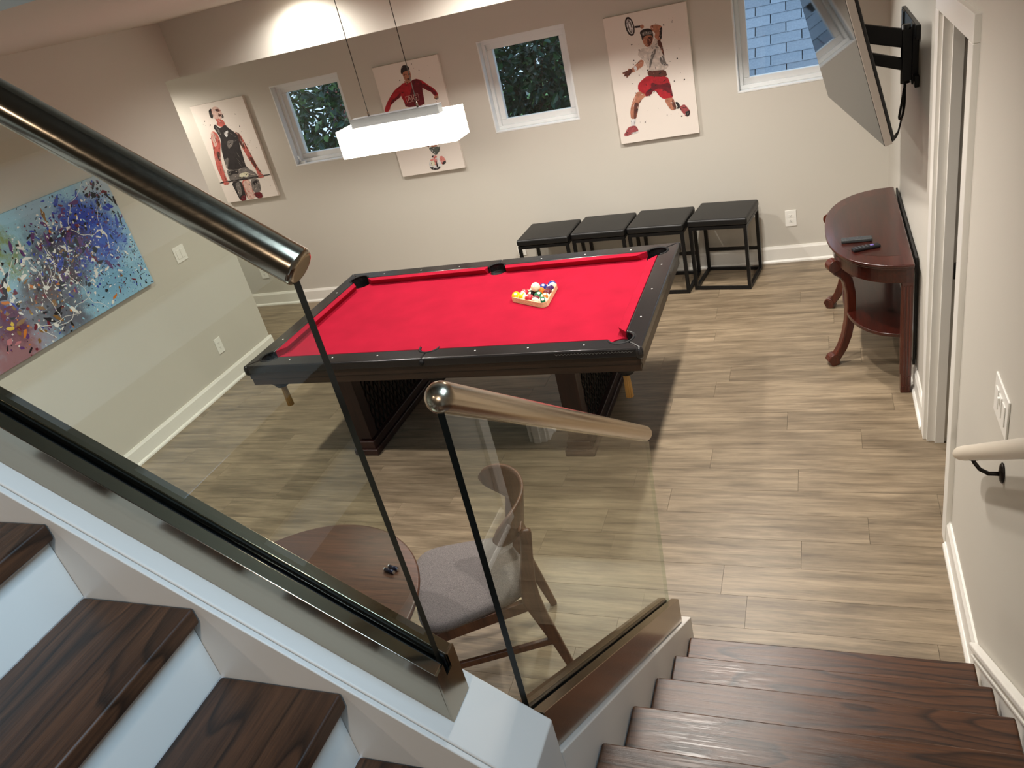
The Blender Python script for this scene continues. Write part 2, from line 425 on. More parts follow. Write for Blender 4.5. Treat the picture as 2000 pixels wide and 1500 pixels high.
# windows: frame, sash, pane (crank handle on the first)
M['vinyl'] = pmat('window_vinyl', (226, 228, 228), 0.35)
def ring(mb, x0, x1, z0, z1, y0, y1, t):
    mb.box(x0, y0, z0, x1, y1, z0 + t); mb.box(x0, y0, z1 - t, x1, y1, z1)
    mb.box(x0, y0, z0 + t, x0 + t, y1, z1 - t); mb.box(x1 - t, y0, z0 + t, x1, y1, z1 - t)
for i, (a, b) in enumerate(WX):
    wo = structure('window_%d' % (i + 1), ((a + b)/2, YB, WZ0))
    m1 = MB(); ring(m1, a, b, WZ0, WZ1, YB - 0.002, YB + 0.075, 0.012); m1.build('liner', M['vinyl'], wo, bevel=0.002, merge=False)
    m1 = MB(); ring(m1, a + .012, b - .012, WZ0 + .012, WZ1 - .012, YB + 0.062, YB + 0.17, 0.028); m1.build('window_frame', M['vinyl'], wo, bevel=0.003, merge=False)
    m1 = MB(); ring(m1, a + .038, b - .038, WZ0 + .038, WZ1 - .038, YB + 0.092, YB + 0.140, 0.046); sash = m1.build('sash', M['vinyl'], wo, bevel=0.005, merge=False)
    MB().box(a + .08, YB + 0.114, WZ0 + .08, b - .08, YB + 0.120, WZ1 - .08).build('pane', M['pane'], sash)
    if i == 0:
        MB().box(a + 0.03, YB + 0.030, WZ0 + 0.013, a + 0.085, YB + 0.061, WZ0 + 0.035).tube([(a + .045, YB + .03, WZ0 + .03), (a + .05, YB + .02, WZ0 + .055), (a + .04, YB + .02, WZ0 + .085)], 0.008, 8).build('crank_handle', M['vinyl'], wo, merge=False)
wo = structure('window_4', (XR, 0.555, 3.05))
m1 = MB()
for (ya, yb, za, zb) in ((-.05, 1.16, 3.05, 3.1), (-.05, 1.16, 4.15, 4.2), (-.05, 0.0, 3.1, 4.15), (1.11, 1.16, 3.1, 4.15)): m1.box(XR - .01, ya, za, XR + .06, yb, zb)
m1.build('window_frame', M['vinyl'], wo, merge=False)

# ---------------------------------------------------------------- staircase
def uz(k): return 1.473 + R0 * k
UY, UXN, UYN = 0.739, -0.829, -0.42
st = thing('lower_staircase', 'lower flight of dark stained oak treads descending to the floor beside the right wall', 'stairs', (0, 1.4, 0))
for k in range(0, 5):
    y = Y0 - G0 * k; z = R0 * (k + 1)
    o = MB().box(SL + .002, -G0 - 0.03, -0.036, SR - .001, 0.0, 0.0).build('tread', M['tread_x'], st, local=True, bevel=0.007, seg=3)
    o.location = Vector((0, y, z)) - st.location
    MB().box(SL + .002, y - 0.045, z - R0 - (0 if k == 0 else 0.0), SR, y - 0.028, z - 0.036).build('riser', M['trim'], st)
yl = Y0 - G0 * 5; zl = R0 * 6
MB().box(SL + .002, yl - 0.045, zl - R0, SR, yl - 0.028, zl - 0.036).build('riser', M['trim'], st)
o = MB().box(-0.62, -1.35, -0.036, SR - .001, 0.0, 0.0).build('landing', M['tread_x'], st, local=True, bevel=0.007, seg=3)
o.location = Vector((0, yl, zl)) - st.location
# skirt board with cap moulding on the right wall
prof = [(2.168, 0.0), (2.168, 0.151), (-0.2, 0.151 + 0.75*2.368), (-0.2, 0.0)]
MB().prism(prof, XR - 0.016, XR - .0005, 'x').build('skirt_board', M['trim'], st)
for dz, wv, hv in ((0.0, 0.034, 0.014), (-0.024, 0.028, 0.012)):
    pass
MB().strip([(XR - 0.0155, 2.20, 0.126 + .008), (XR - 0.0155, -0.2, 0.126 + .008 + 0.75*2.40)], 0.030, 0.022, (1, 0, 0)).build('skirt_cap', M['trim'], st, bevel=0.006)
MB().strip([(XR - 0.0145, 2.185, 0.10), (XR - 0.0145, -0.2, 0.10 + 0.75*2.385)], 0.020, 0.012, (1, 0, 0)).build('skirt_bead', M['trim'], st, bevel=0.004)
# right hand knee wall (curb) of the lower flight
cx0, cx1 = -0.672, SL
zc2 = lambda y: 1.8308 - 0.752*y
poly = [(0.895, 0.0), (2.151, 0.0), (2.151, zc2(2.151)), (0.895, zc2(0.895))]
MB().prism(poly, cx0, cx1, 'x').build('curb_wall', M['curb'], st, bevel=0.004)

up = thing('upper_staircase', 'upper flight of dark stained oak treads with white risers climbing at lower left', 'stairs', (-1.5, 0.2, 0))
for k in range(-1, 6):
    x = UXN - G0*k; z = uz(k)
    o = MB().box(-G0 - 0.028, UYN, -0.037, 0.0, UY - .001, 0.0).build('tread', M['tread_y'], up, local=True, bevel=0.006, seg=3)
    o.location = Vector((x, 0, z)) - up.location
    MB().box(x - 0.045, UYN, z - R0, x - 0.028, UY - .001, z - 0.036).build('riser', M['trim'], up)
zc1 = lambda x: 0.8735 - 0.75*x
CY1 = 0.895
poly = [(SL, 0.0), (SL, zc1(SL)), (-4.6, zc1(-4.6)), (-4.6, 0.0)]
MB().prism(poly, UY + 0.012, CY1, 'y').build('curb_wall', M['curb'], up, bevel=0.004)
poly = [(SL, 0.0), (SL, zc1(SL) - .004), (-4.6, zc1(-4.6) - .004), (-4.6, 0.0)]
MB().prism(poly, UY, UY + 0.0118, 'y').build('skirt_board', M['curb'], up, bevel=0.003)
MB().prism([(UXN - 5.9*G0, 0.0), (-0.62, 0.0), (-0.62, 0.9), (UXN - 5.9*G0, 2.2)], UYN - 0.1, UYN, 'y').build('stair_wall', M['curb'], up)

# ---------------------------------------------------------------- glass railings
def railing_edge_mats(o):
    pass
# upper railing along x
XE = -0.655
g1 = thing('glass_railing', 'upper glass stair railing with a thick round steel handrail rising to the left', 'railing', (XE, 0.825, zc1(XE)))
yi, yo, yg0, yg1 = 0.787, 0.862, 0.8178, 0.8322
HC = 0.122
XF = -3.2
def sloped(mb, x0, x1, y0, y1, o0, o1):
    mb.prism([(x0, zc1(x0) + o0), (x1, zc1(x1) + o0), (x1, zc1(x1) + o1), (x0, zc1(x0) + o1)], y0, y1, 'y')
    return mb
m1 = MB(); sloped(m1, XF, XE, yi, yg0 - 0.004, 0.001, HC); sloped(m1, XF, XE, yg1 + 0.004, yo, 0.001, HC); sloped(m1, XF, XE, yg0 - .004, yg1 + .004, 0.001, 0.03)
ch = m1.build('base_channel', M['steel1'], g1, bevel=0.0015, merge=False)
sloped(MB(), XF, XE - .004, yg0 - .0035, yg0, 0.03, HC - 0.006).build('gasket', M['black'], ch)
sloped(MB(), XF, XE - .004, yg1, yg1 + .0035, 0.03, HC - 0.006).build('gasket', M['black'], ch)
# end cap plate
MB().prism([(yi, zc1(XE) + .001), (yo, zc1(XE) + .001), (yo, zc1(XE) + HC), (yg1 + .004, zc1(XE) + HC), (yg1 + .004, zc1(XE) + HC - .03), (yg0 - .004, zc1(XE) + HC - .03), (yg0 - .004, zc1(XE) + HC), (yi, zc1(XE) + HC)], XE, XE + 0.004, 'x').build('end_cap', M['steel1'], ch)
zr1 = lambda x: 2.248 - 0.742*(x + 0.654)
XG = -0.664
poly = [(XG, zc1(XG) + .03), (XG, zr1(XG) - .018), (XF, zr1(XF) - .018), (XF, zc1(XF) + .03)]
mb = MB().prism(poly, yg0, yg1, 'y')
gp = mb.build('glass_panel', [M['glass'], M['gedge']], g1)
for p in gp.data.polygons:
    if abs(p.normal.y) < 0.5: p.material_index = 1
def handrail(mb, p, q, r, dome_p=0.5, dome_q=0.5, n=40):
    p, q = Vector(p), Vector(q); d = (q - p).normalized()
    path = []; rad = []
    for i in range(7):
        t = i/6*PI/2; path.append(p - d*r*dome_p*math.cos(t)); rad.append(max(1e-4, r*math.sin(t)) if dome_p > .7 else (r*0.70 + r*0.30*math.sin(t)))
    for i in range(7):
        t = (6 - i)/6*PI/2; path.append(q + d*r*dome_q*math.cos(t)); rad.append(max(1e-4, r*math.sin(t)) if dome_q > .7 else (r*0.70 + r*0.30*math.sin(t)))
    return mb.tube(path, rad, n)
handrail(MB(), (-0.654, 0.825, zr1(-0.654) + .002), (-3.0, 0.825, zr1(-3.0) + .002), 0.0275, 0.28, 0.28).build('handrail', M['tube'], g1)
MB().prism([(XG, zr1(XG) - .027), (XG, zr1(XG) - .016), (XF, zr1(XF) - .016), (XF, zr1(XF) - .027)], yg0 - .005, yg1 + .005, 'y').build('rail_gasket', M['black'], g1)

# lower railing along y
xg0, xg1 = -0.5725, -0.5595
g2 = thing('glass_railing', 'lower glass stair railing with a domed steel handrail beside the descending treads', 'railing', (-0.566, 1.4, zc2(1.4)))
def sloped2(mb, y0, y1, x0, x1, o0, o1):
    return mb.prism([(y0, zc2(y0) + o0), (y1, zc2(y1) + o0), (y1, zc2(y1) + o1), (y0, zc2(y0) + o1)], x0, x1, 'x')
YA_, YZ_ = 0.897, 2.062
m1 = MB(); sloped2(m1, YA_, YZ_, -0.602, xg0 - .004, .001, HC - .005); sloped2(m1, YA_, YZ_, xg1 + .004, -0.528, .001, HC - .005); sloped2(m1, YA_, YZ_, xg0 - .004, xg1 + .004, .001, .03)
ch = m1.build('base_channel', M['steel2'], g2, bevel=0.0015, merge=False)
sloped2(MB(), YA_, YZ_ - .004, xg0 - .0035, xg0, .03, HC - .011).build('gasket', M['black'], ch)
sloped2(MB(), YA_, YZ_ - .004, xg1, xg1 + .0035, .03, HC - .011).build('gasket', M['black'], ch)
zr2 = lambda y: 1.973 - 0.743*(y - 0.931)
poly = [(0.900, zc2(0.9) + .03), (2.04, zc2(2.04) + .03), (2.045, zc2(2.045) + .12), (2.128, zr2(2.128) - .018), (0.922, zr2(0.922) - .018)]
gp = MB().prism(poly, xg0, xg1, 'x').build('glass_panel', [M['glass'], M['gedge'], glassmat('glass_edge_far', (0.75, 0.84, 0.76))], g2)
for p in gp.data.polygons:
    if abs(p.normal.x) < 0.5: p.material_index = 2 if p.normal.y > 0.5 else 1
handrail(MB(), (-0.566, 0.935, zr2(0.935) + .002), (-0.566, 2.105, zr2(2.105) + .002), 0.0265, 0.9, 0.85).build('handrail', M['tube2'] if 'tube2' in M else brushed('brushed_steel_rail_lower', (190, 172, 148), 0.24, (300, 8, 300)), g2)
MB().prism([(0.922, zr2(0.922) - .028), (2.12, zr2(2.12) - .028), (2.12, zr2(2.12) - .016), (0.922, zr2(0.922) - .016)], xg0 - .005, xg1 + .005, 'x').build('rail_gasket', M['black'], g2)

# painted wall handrail with an iron bracket
wr = thing('wall_handrail', 'cream painted wooden wall handrail on a black iron bracket right of the door', 'handrail', (0.39, 2.0, 0.97))
zw = lambda y: 0.842 - 0.738*(y - 2.36)
path = []; rad = []
yy = [2.375, 2.37, 2.35, 2.31, 2.26, 2.0, -0.5]
rr = [0.006, 0.012, 0.018, 0.022, 0.0235, 0.0235, 0.0235]
MB().tube([(0.39, y, zw(y)) for y in yy], rr, 20).build('rail', pmat('cream_paint', (226, 216, 200), 0.35), wr)
bm_ = pmat('iron', (26, 20, 16), 0.4, metal=0.6)
br = MB().lathe([(0.0001, 0), (0.026, 0.001), (0.028, 0.004), (0.022, 0.009), (0.008, 0.012), (0.0001, 0.0125)], n=20)
br.v = [(XR - z_, 2.09 + x_*0.8, 0.968 + y_*1.25) for x_, y_, z_ in br.v]
MB_b = br.build('rosette', bm_, wr)
MB().tube([(XR - .01, 2.09, 0.965), (XR - .035, 2.10, 0.958), (XR - .055, 2.115, 0.962), (XR - .068, 2.128, 0.977), (0.392, 2.136, zw(2.136) - .022)], [0.007, .0065, .006, .006, .007], 10).box(0.380, 2.115, zw(2.12) - .026, 0.402, 2.157, zw(2.12) - .021).build('bracket_arm', bm_, wr, merge=False)
# ---------------------------------------------------------------- pool table
TX0, TX1, TY0, TY1, TZ = -3.246, -0.827, 3.281, 4.679, 0.80
XM, YM = (TX0 + TX1)/2, (TY0 + TY1)/2
M['rail'] = pmat('black_rail_laminate', (28, 27, 28), 0.2, bump=0.02, bscale=400)
M['cloth'] = pmat('red_cloth', (150, 18, 42), 0.95, bump=0.3, bscale=900, var=0.22, vscale=7, spec=0.1)
M['apron'] = wood('dark_walnut_apron', (26, 17, 10), (54, 36, 22), 'x', 1.0, rough=0.45, tone=0.05, stretch=18)
M['aprony'] = wood('dark_walnut_apron_end', (30, 20, 12), (62, 44, 30), 'y', 1.0, rough=0.35, tone=0.05, stretch=18)
M['legwood'] = wood('mahogany_leg', (26, 12, 9), (50, 25, 18), 'z', 1.0, rough=0.45, tone=0.05, stretch=14)
M['net'] = pmat('black_leather', (7, 7, 8), 0.6, spec=.3)
M['gold'] = pmat('gold_fringe', (178, 136, 72), 0.5, spec=0.4)
pt = thing('pool_table', 'large pool table with bright red cloth, black rails and dark walnut apron', 'pool table', (XM, YM, 0))
IN, CW = 0.112, 0.05            # dark rail width, cushion width
def arc(cx, cy, r, a0, a1, n=8):
    return [(cx + r*math.cos(math.radians(a0 + (a1-a0)*i/n)), cy + r*math.sin(math.radians(a0 + (a1-a0)*i/n))) for i in range(n+1)]
RC, RM = 0.066, 0.060
def rail_piece(L, e0, e1):
    """outline in (u along the rail, v inwards)"""
    def end(kind):
        if kind == 'corner':
            c = IN + 0.012
            a = math.degrees(math.asin((IN - c)/RC))
            return arc(c, c, RC, a, -135), (c + RC*math.cos(math.radians(a)))
        c = IN + 0.018
        a = math.degrees(math.asin((IN - c)/RM))
        return arc(0, c, RM, a, -90), RM*math.cos(math.radians(a))
    a0, u0 = end(e0); a1, u1 = end(e1)
    left = a0 + [(0, 0)]
    right = [(L - p, q) for p, q in a1] + [(L, 0)]
    return left + right[::-1], u0, L - u1
LX, LY = TX1 - TX0, TY1 - TY0
sides = [  # origin, u dir, v dir, length, ends
    ((TX0, TY0), (1, 0), (0, 1), LX/2, 'corner', 'mid'), ((XM, TY0), (1, 0), (0, 1), LX/2, 'mid', 'corner'),
    ((TX0, TY1), (1, 0), (0, -1), LX/2, 'corner', 'mid'), ((XM, TY1), (1, 0), (0, -1), LX/2, 'mid', 'corner'),
    ((TX0, TY0), (0, 1), (1, 0), LY, 'corner', 'corner'), ((TX1, TY0), (0, 1), (-1, 0), LY, 'corner', 'corner')]
sight_me = None
for (ox, oy), u, v, L, e0, e1 in sides:
    P = lambda a, b: (ox + u[0]*a + v[0]*b, oy + u[1]*a + v[1]*b)
    poly, c0, c1 = rail_piece(L, e0, e1)
    rl = MB().prism([P(a, b) for a, b in poly], 0.748, TZ).build('rail', M['rail'], pt, bevel=0.010, seg=3, ang=60)
    # cushion
    t0 = 0.055 if e0 == 'corner' else 0.018; t1 = 0.055 if e1 == 'corner' else 0.018
    sec = [(IN + .001, 0.7985, 0), (IN + CW - .003, 0.798, 1), (IN + CW, 0.796, 1), (IN + CW - .003, 0.792, 1), (IN + CW - .024, 0.7575, .6), (IN + .001, 0.7575, 0)]
    vs = [(*P(c0 + t0*k, b), z) for b, z, k in sec] + [(*P(c1 - t1*k, b), z) for b, z, k in sec]
    n = len(sec); fs = [(i, (i+1) % n, n+(i+1) % n, n+i) for i in range(n)] + [tuple(range(n))[::-1], tuple(range(n, 2*n))]
    cu = MB().add(vs, fs).build('cushion', M['cloth'], pt)
    bm = bmesh.new(); bm.from_mesh(cu.data); bmesh.ops.recalc_face_normals(bm, faces=bm.faces); bm.to_mesh(cu.data); bm.free()
    for k in (1, 2, 3):
        q = P(L*k/4, 0.062)
        if sight_me is None:
            so = MB().lathe([(0.0001, 0.0006), (0.0046, 0.0005), (0.005, 0.0)], n=12).build('sight', pmat('pearl_sight', (225, 222, 214), 0.3), pt, local=True); sight_me = so
        else:
            so = sight_me.copy(); C.objects.link(so); so.parent = pt
        so.location = Vector((q[0], q[1], TZ)) - pt.location
# bed with pocket notches
B0, B1, B2, B3 = TX0 + IN - .02, TX1 - IN + .02, TY0 + IN - .02, TY1 - IN + .02
pc = [(TX0 + IN + .012, TY0 + IN + .012), (TX1 - IN - .012, TY0 + IN + .012), (TX1 - IN - .012, TY1 - IN - .012), (TX0 + IN + .012, TY1 - IN - .012)]
pm = [(XM, TY0 + IN + .018 - .012), (XM, TY1 - IN - .018 + .012)]
bed = []
r = 0.072
bed += arc(pc[0][0], pc[0][1], r, 115, -25) + arc(pm[0][0], pm[0][1], .056, 190, -10, 10)
bed += arc(pc[1][0], pc[1][1], r, 205, 65) + arc(pc[2][0], pc[2][1], r, 295, 155)
bed += arc(pm[1][0], pm[1][1], .056, 10, -190, 10) + arc(pc[3][0], pc[3][1], r, 25, -115)
MB().prism(bed, 0.735, 0.757).build('bed_cloth', M['cloth'], pt)
MB().box(TX0 + .05, TY0 + .05, 0.69, TX1 - .05, TY1 - .05, 0.722).build('slate', M['net'], pt)
# pockets: leather cup, collar; gold fringe hangs under the corners
for i, (cx, cy) in enumerate(pc + pm):
    corner = i < 4
    rr_ = 0.071 if corner else 0.061
    a0 = [225, 315, 45, 135, 270, 90][i]
    if not corner: cy = TY0 + IN + .018 if i == 4 else TY1 - IN - .018
    po = MB().lathe([(rr_*0.5, 0.60), (rr_*0.97, 0.64), (rr_, 0.70), (rr_, 0.752), (rr_ - .004, 0.752), (rr_ - .005, 0.70), (0.0001, 0.70)], (cx, cy, 0), 24).build('pocket', M['net'], pt)
    span = 112 if corner else 95
    R2 = (RC if corner else RM)
    pth = [(cx + (R2 - .001)*math.cos(math.radians(a0 + t)), cy + (R2 - .001)*math.sin(math.radians(a0 + t)), 0.797) for t in range(-span, span + 1, 8)]
    MB().tube(pth, 0.0065, 10).build('collar', M['net'], po)
    sh = []
    for t in range(-span, span, 8):
        sh.append(t)
    vs = []; fs = []
    for t in sh + [span]:
        c_, s_ = math.cos(math.radians(a0 + t)), math.sin(math.radians(a0 + t))
        vs += [(cx + R2*c_, cy + R2*s_, 0.796), (cx + R2*c_, cy + R2*s_, 0.70)]
    for k in range(len(sh)): fs.append((2*k, 2*k+1, 2*k+3, 2*k+2))
    MB().add(vs, fs, 0, True).build('pocket_liner', M['net'], po)
    if corner:
        d = 0.004
        tx, ty = cx + (d if i in (0, 3) else -d), cy + (-.004 if i in (0, 1) else .004)
        fr = MB()
        for k in range(10):
            a = 2*PI*k/10
            fr.tube([(tx + .012*math.cos(a), ty + .012*math.sin(a), 0.60), (tx + .016*math.cos(a), ty + .016*math.sin(a), 0.455)], 0.0055, 6)
        fr.tube([(tx, ty, 0.61), (tx, ty, 0.46)], 0.010, 8)
        fr.build('fringe', M['gold'], po, merge=False)
        MB().lathe([(0.0001, .592), (.034, .594), (.042, .604), (.040, .612), (.0001, .616)], (cx, cy, 0), 18).build('drop_cup', M['net'], po)
# apron boards
I = 0.012
for nm, (x0, y0, x1, y1), mt in (('apron', (TX0 + I, TY0 + I, TX1 - I, TY0 + I + .025), M['apron']), ('apron', (TX0 + I, TY1 - I - .025, TX1 - I, TY1 - I), M['apron']),
                              ('apron', (TX0 + I, TY0 + I + .025, TX0 + I + .025, TY1 - I - .025), M['aprony']), ('apron', (TX1 - I - .025, TY0 + I + .025, TX1 - I, TY1 - I - .025), M['aprony'])):
    a = MB().box(x0, y0, 0.705, x1, y1, 0.749).build(nm, mt, pt, bevel=0.003)
    e = .004
    MB().box(x0 + e, y0 + e, 0.662, x1 - e, y1 - e, 0.7045).build('lower_board', mt, a, bevel=0.003)
# corner and middle caps on the rail edge
for cx, cy in ((TX0 + .014, TY0 + .014), (TX1 - .014, TY0 + .014), (TX0 + .014, TY1 - .014), (TX1 - .014, TY1 - .014)):
    MB().lathe([(0.0001, 0.738), (.016, .740), (.021, .752), (.021, .785), (.016, .797), (.0001, .8025)], (cx, cy, 0), 16).build('corner_cap', M['rail'], pt)
for cy in (TY0 + .004, TY1 - .004):
    MB().sphere((XM, cy, 0.775), 0.017, 12).build('rail_button', M['net'], pt)
MB().box(XM - .05, TY0 + .09, .60, XM + .05, TY0 + .19, .66).build('pocket_bracket', M['net'], pt, bevel=.01)
zz = MB(); nz_ = 46
for k in range(nz_):
    a_, b_ = -1.27 + .40*k/nz_, -1.27 + .40*(k+1)/nz_
    zz.bar((a_, TY0 - .0006, .778 if k % 2 else .786), (b_, TY0 - .0006, .786 if k % 2 else .778), .0014, .0012, up=(0, 1, 0))
zz.build('stitching', pmat('grey_thread', (96, 94, 90), .7), pt, merge=False)
# slab legs with pilasters, lattice panel, plinth
for lx0, lx1 in ((-2.822, -2.708), (-1.386, -1.272)):
    y0, y1 = 3.515, 4.445
    lg = MB().box(lx0 + .016, y0 + .03, 0.05, lx1 - .016, y1 - .03, 0.69).build('leg', M['legwood'], pt)
    for ya, yb in ((y0, y0 + .085), (y1 - .085, y1)):
        MB().box(lx0, ya, 0.11, lx1, yb, 0.69).build('pilaster', M['legwood'], lg, bevel=0.004)
    MB().box(lx0 - .03, y0 - .03, 0.0, lx1 + .03, y1 + .03, 0.045).box(lx0 - .016, y0 - .016, 0.045, lx1 + .016, y1 + .016, 0.10).build('plinth', M['legwood'], lg, bevel=0.006, merge=False)
    lt = MB()
    for sgn in (-1, 1):
        k = -0.6
        while k < 1.6:
            pts = []
            for t in (0.0, 1.0): pass
            ya = y0 + .085 + k; za, zb = 0.11, 0.69
            yb = ya + 0.30
            if sgn < 0: ya, yb = yb, ya
            p, q = Vector((lx1 - .012, ya, za)), Vector((lx1 - .012, yb, zb))
            lo_, hi_ = y0 + .086, y1 - .086
            def clip(p, q):
                d = q - p; t0, t1 = 0.0, 1.0
                for val, s_ in ((lo_, 1), (hi_, -1)):
                    a_, b_ = (p.y - val)*s_, (q.y - val)*s_
                    if a_ < 0 and b_ < 0: return None
                    if a_ < 0: t0 = max(t0, a_/(a_ - b_))
                    if b_ < 0: t1 = min(t1, a_/(a_ - b_))
                return (p + d*t0, p + d*t1) if t1 - t0 > .02 else None
            cq = clip(p, q)
            if cq: lt.bar(cq[0], cq[1], .010, .006, up=(1, 0, 0))
            k += 0.055
    lt.build('lattice', M['net'], lg, merge=False)

# ---------------------------------------------------------------- balls and rack
BZ, BR = 0.757, 0.0286
rk_c = Vector((-1.600, 4.062, BZ))
angs = [math.atan2(3.890 - 4.062, -1.500 + 1.600), 0, 0]
A0 = math.radians(-58.0)
SIDE_R = 0.192
cor = [Vector((math.cos(A0 + 2*PI*k/3), math.sin(A0 + 2*PI*k/3), 0))*SIDE_R for k in range(3)]
rt = thing('ball_rack', 'pale wooden triangle rack lying on the red pool table cloth', 'ball rack', rk_c)
def rounded_tri(s, rc, n=6):
    out = []
    for k in range(3):
        a = A0 + 2*PI*k/3
        ctr = Vector((math.cos(a), math.sin(a), 0))*(SIDE_R*s - 2*rc) 
        for i in range(n + 1):
            t = a - PI/3 + 2*PI/3*i/n
            out.append((ctr.x + rc*math.cos(t), ctr.y + rc*math.sin(t)))
    return out
# outline with wide corner radii: outer and inner loops joined as a ring
o1, o2 = rounded_tri(1.0, 0.030), rounded_tri(0.90, 0.019)
n = len(o1)
vs = [(*p, 0.0005) for p in o1] + [(*p, .034) for p in o1] + [(*p, .0005) for p in o2] + [(*p, .034) for p in o2]
fs = []
for i in range(n):
    j = (i+1) % n
    fs += [(i, j, n+j, n+i), (2*n+i, 3*n+i, 3*n+j, 2*n+j), (n+i, n+j, 3*n+j, 3*n+i), (i, 2*n+i, 2*n+j, j)]
MB().add(vs, fs).build('frame', wood('maple_rack', (214, 178, 128), (240, 212, 168), 'x', 2.0, rough=0.4, tone=.02), rt, local=True, bevel=0.002)

def ballmat(name, col, stripe):
    m, nt, b = newmat(name); N = nt.nodes.new; L = nt.links
    b.inputs['Roughness'].default_value = 0.08; b.inputs['Coat Weight'].default_value = 0.4
    ivory = lin((238, 228, 200))
    if not stripe:
        b.inputs['Base Color'].default_value = lin(col); return m
    tc = N('ShaderNodeTexCoord'); sp = N('ShaderNodeSeparateXYZ'); ab = N('ShaderNodeMath'); ab.operation = 'ABSOLUTE'
    lt_ = N('ShaderNodeMath'); lt_.operation = 'LESS_THAN'; lt_.inputs[1].default_value = 0.0145
    mx = N('ShaderNodeMix'); mx.data_type = 'RGBA'; mx.inputs[6].default_value = ivory; mx.inputs[7].default_value = lin(col)
    L.new(tc.outputs['Object'], sp.inputs[0]); L.new(sp.outputs[2], ab.inputs[0]); L.new(ab.outputs[0], lt_.inputs[0])
    L.new(lt_.outputs[0], mx.inputs[0]); L.new(mx.outputs[2], b.inputs['Base Color'])
    return m
cols = {1: (244, 190, 20), 2: (26, 44, 130), 3: (190, 26, 40), 4: (64, 28, 84), 5: (238, 110, 24), 6: (16, 96, 60), 7: (96, 22, 34), 8: (14, 14, 16)}
cname = {1: 'yellow', 2: 'blue', 3: 'red', 4: 'purple', 5: 'orange', 6: 'green', 7: 'maroon', 8: 'black'}
M['ivory'] = pmat('ivory', (240, 228, 196), 0.1, coat=0.3)
sph = MB().sphere((0, 0, 0), BR, 24)
me_txt = {}
def text_mesh(body, size):
    cu = bpy.data.curves.new('t', 'FONT'); cu.body = body; cu.size = size; cu.align_x = 'CENTER'; cu.align_y = 'CENTER'
    to = bpy.data.objects.new('t', cu); C.objects.link(to)
    dg = bpy.context.evaluated_depsgraph_get(); dg.update()
    me = bpy.data.meshes.new_from_object(to.evaluated_get(dg))
    bpy.data.objects.remove(to); bpy.data.curves.remove(cu)
    return me
# rows: local corner order -> the three corners of the triangle
u1 = (cor[1] - cor[0]).normalized(); u2 = (cor[2] - cor[0]).normalized()
D_ = 2*BR + .0004
apex = -(u1*4*D_ + u2*4*D_)/3 
seq = [(0, 6, 1), (1, 5, 1), (2, 7, 1), (3, 7, 0), (4, 6, 0), (5, 3, 0), (6, 4, 0), (7, 5, 0), (8, 8, 0), (9, 1, 1), (10, 2, 1), (11, 2, 0), (12, 4, 1), (13, 3, 1), (14, 1, 0)]
rows = []
for i in range(5):
    for j in range(i + 1): rows.append(apex + u1*D_*(i - j) + u2*D_*j)
where = ['at the near right corner', 'right of the near corner', 'left of the near corner', 'halfway along the right side', 'in front of the cue ball', 'halfway along the near side',
         'near the far corner', 'right of the cue ball', 'under the cue ball', 'beside the left corner', 'at the far corner', 'beside the far corner', 'behind the cue ball', 'behind the left corner', 'at the left corner']
rb = random.Random(3)
for (p, (_, num, stp), wh) in zip(rows, seq, where):
    nm = 'striped' if stp else 'solid'
    loc = rk_c + p; loc.z = BZ + BR + .0003
    o = sph.build('pool_ball', ballmat('ball_%s_%s' % (cname[num], nm), cols[num], stp), None)
    o.location = loc
    d = Vector((rb.uniform(-.5, .5), rb.uniform(-.9, .2), rb.uniform(.5, 1.0))).normalized()
    if num == 6 and stp: d = Vector((.25, -.6, .75)).normalized()
    tag(o, 'shiny %s %s pool ball in the rack, %s' % (nm, cname[num], wh), 'pool ball', 'racked pool balls')
    side = d.cross(Vector((0, 0, 1))); side = side.normalized() if side.length > .01 else Vector((1, 0, 0))
    if stp: o.rotation_euler = side.to_track_quat('Z', 'Y').to_euler()
    sp_ = MB()
    rim = []
    dd = o.rotation_euler.to_matrix().inverted() @ d
    s2 = dd.cross(Vector((0.3, 0.5, 0.8))).normalized(); t2 = dd.cross(s2)
    k = 14
    vs = [dd*(BR + .0006)] + [(dd*math.cos(.30) + (s2*math.cos(2*PI*i/k) + t2*math.sin(2*PI*i/k))*math.sin(.30))*(BR + .0004) for i in range(k)]
    sp_.add(vs, [(0, 1+i, 1+(i+1) % k) for i in range(k)]).build('number_spot', M['ivory'], o, local=True)
    number = num + 8 if stp else num
    if number not in me_txt: me_txt[number] = text_mesh(str(number), 0.010)
    to = bpy.data.objects.new('numeral', me_txt[number]); C.objects.link(to); to.parent = o
    to.data.materials.clear(); to.data.materials.append(M['net'])
    to.location = dd*(BR + .0011); to.rotation_euler = dd.to_track_quat('Z', 'Y').to_euler()
cb = sph.build('cue_ball', M['ivory'], None)
cb.location = (rk_c.x + (rows[4].x + rows[7].x + rows[8].x)/3, rk_c.y + (rows[4].y + rows[7].y + rows[8].y)/3, BZ + BR + .0003 + math.sqrt((2*BR)**2 - (D_/math.sqrt(3))**2) + .0004)
tag(cb, 'cream cue ball resting on top of the racked pool balls', 'pool ball')
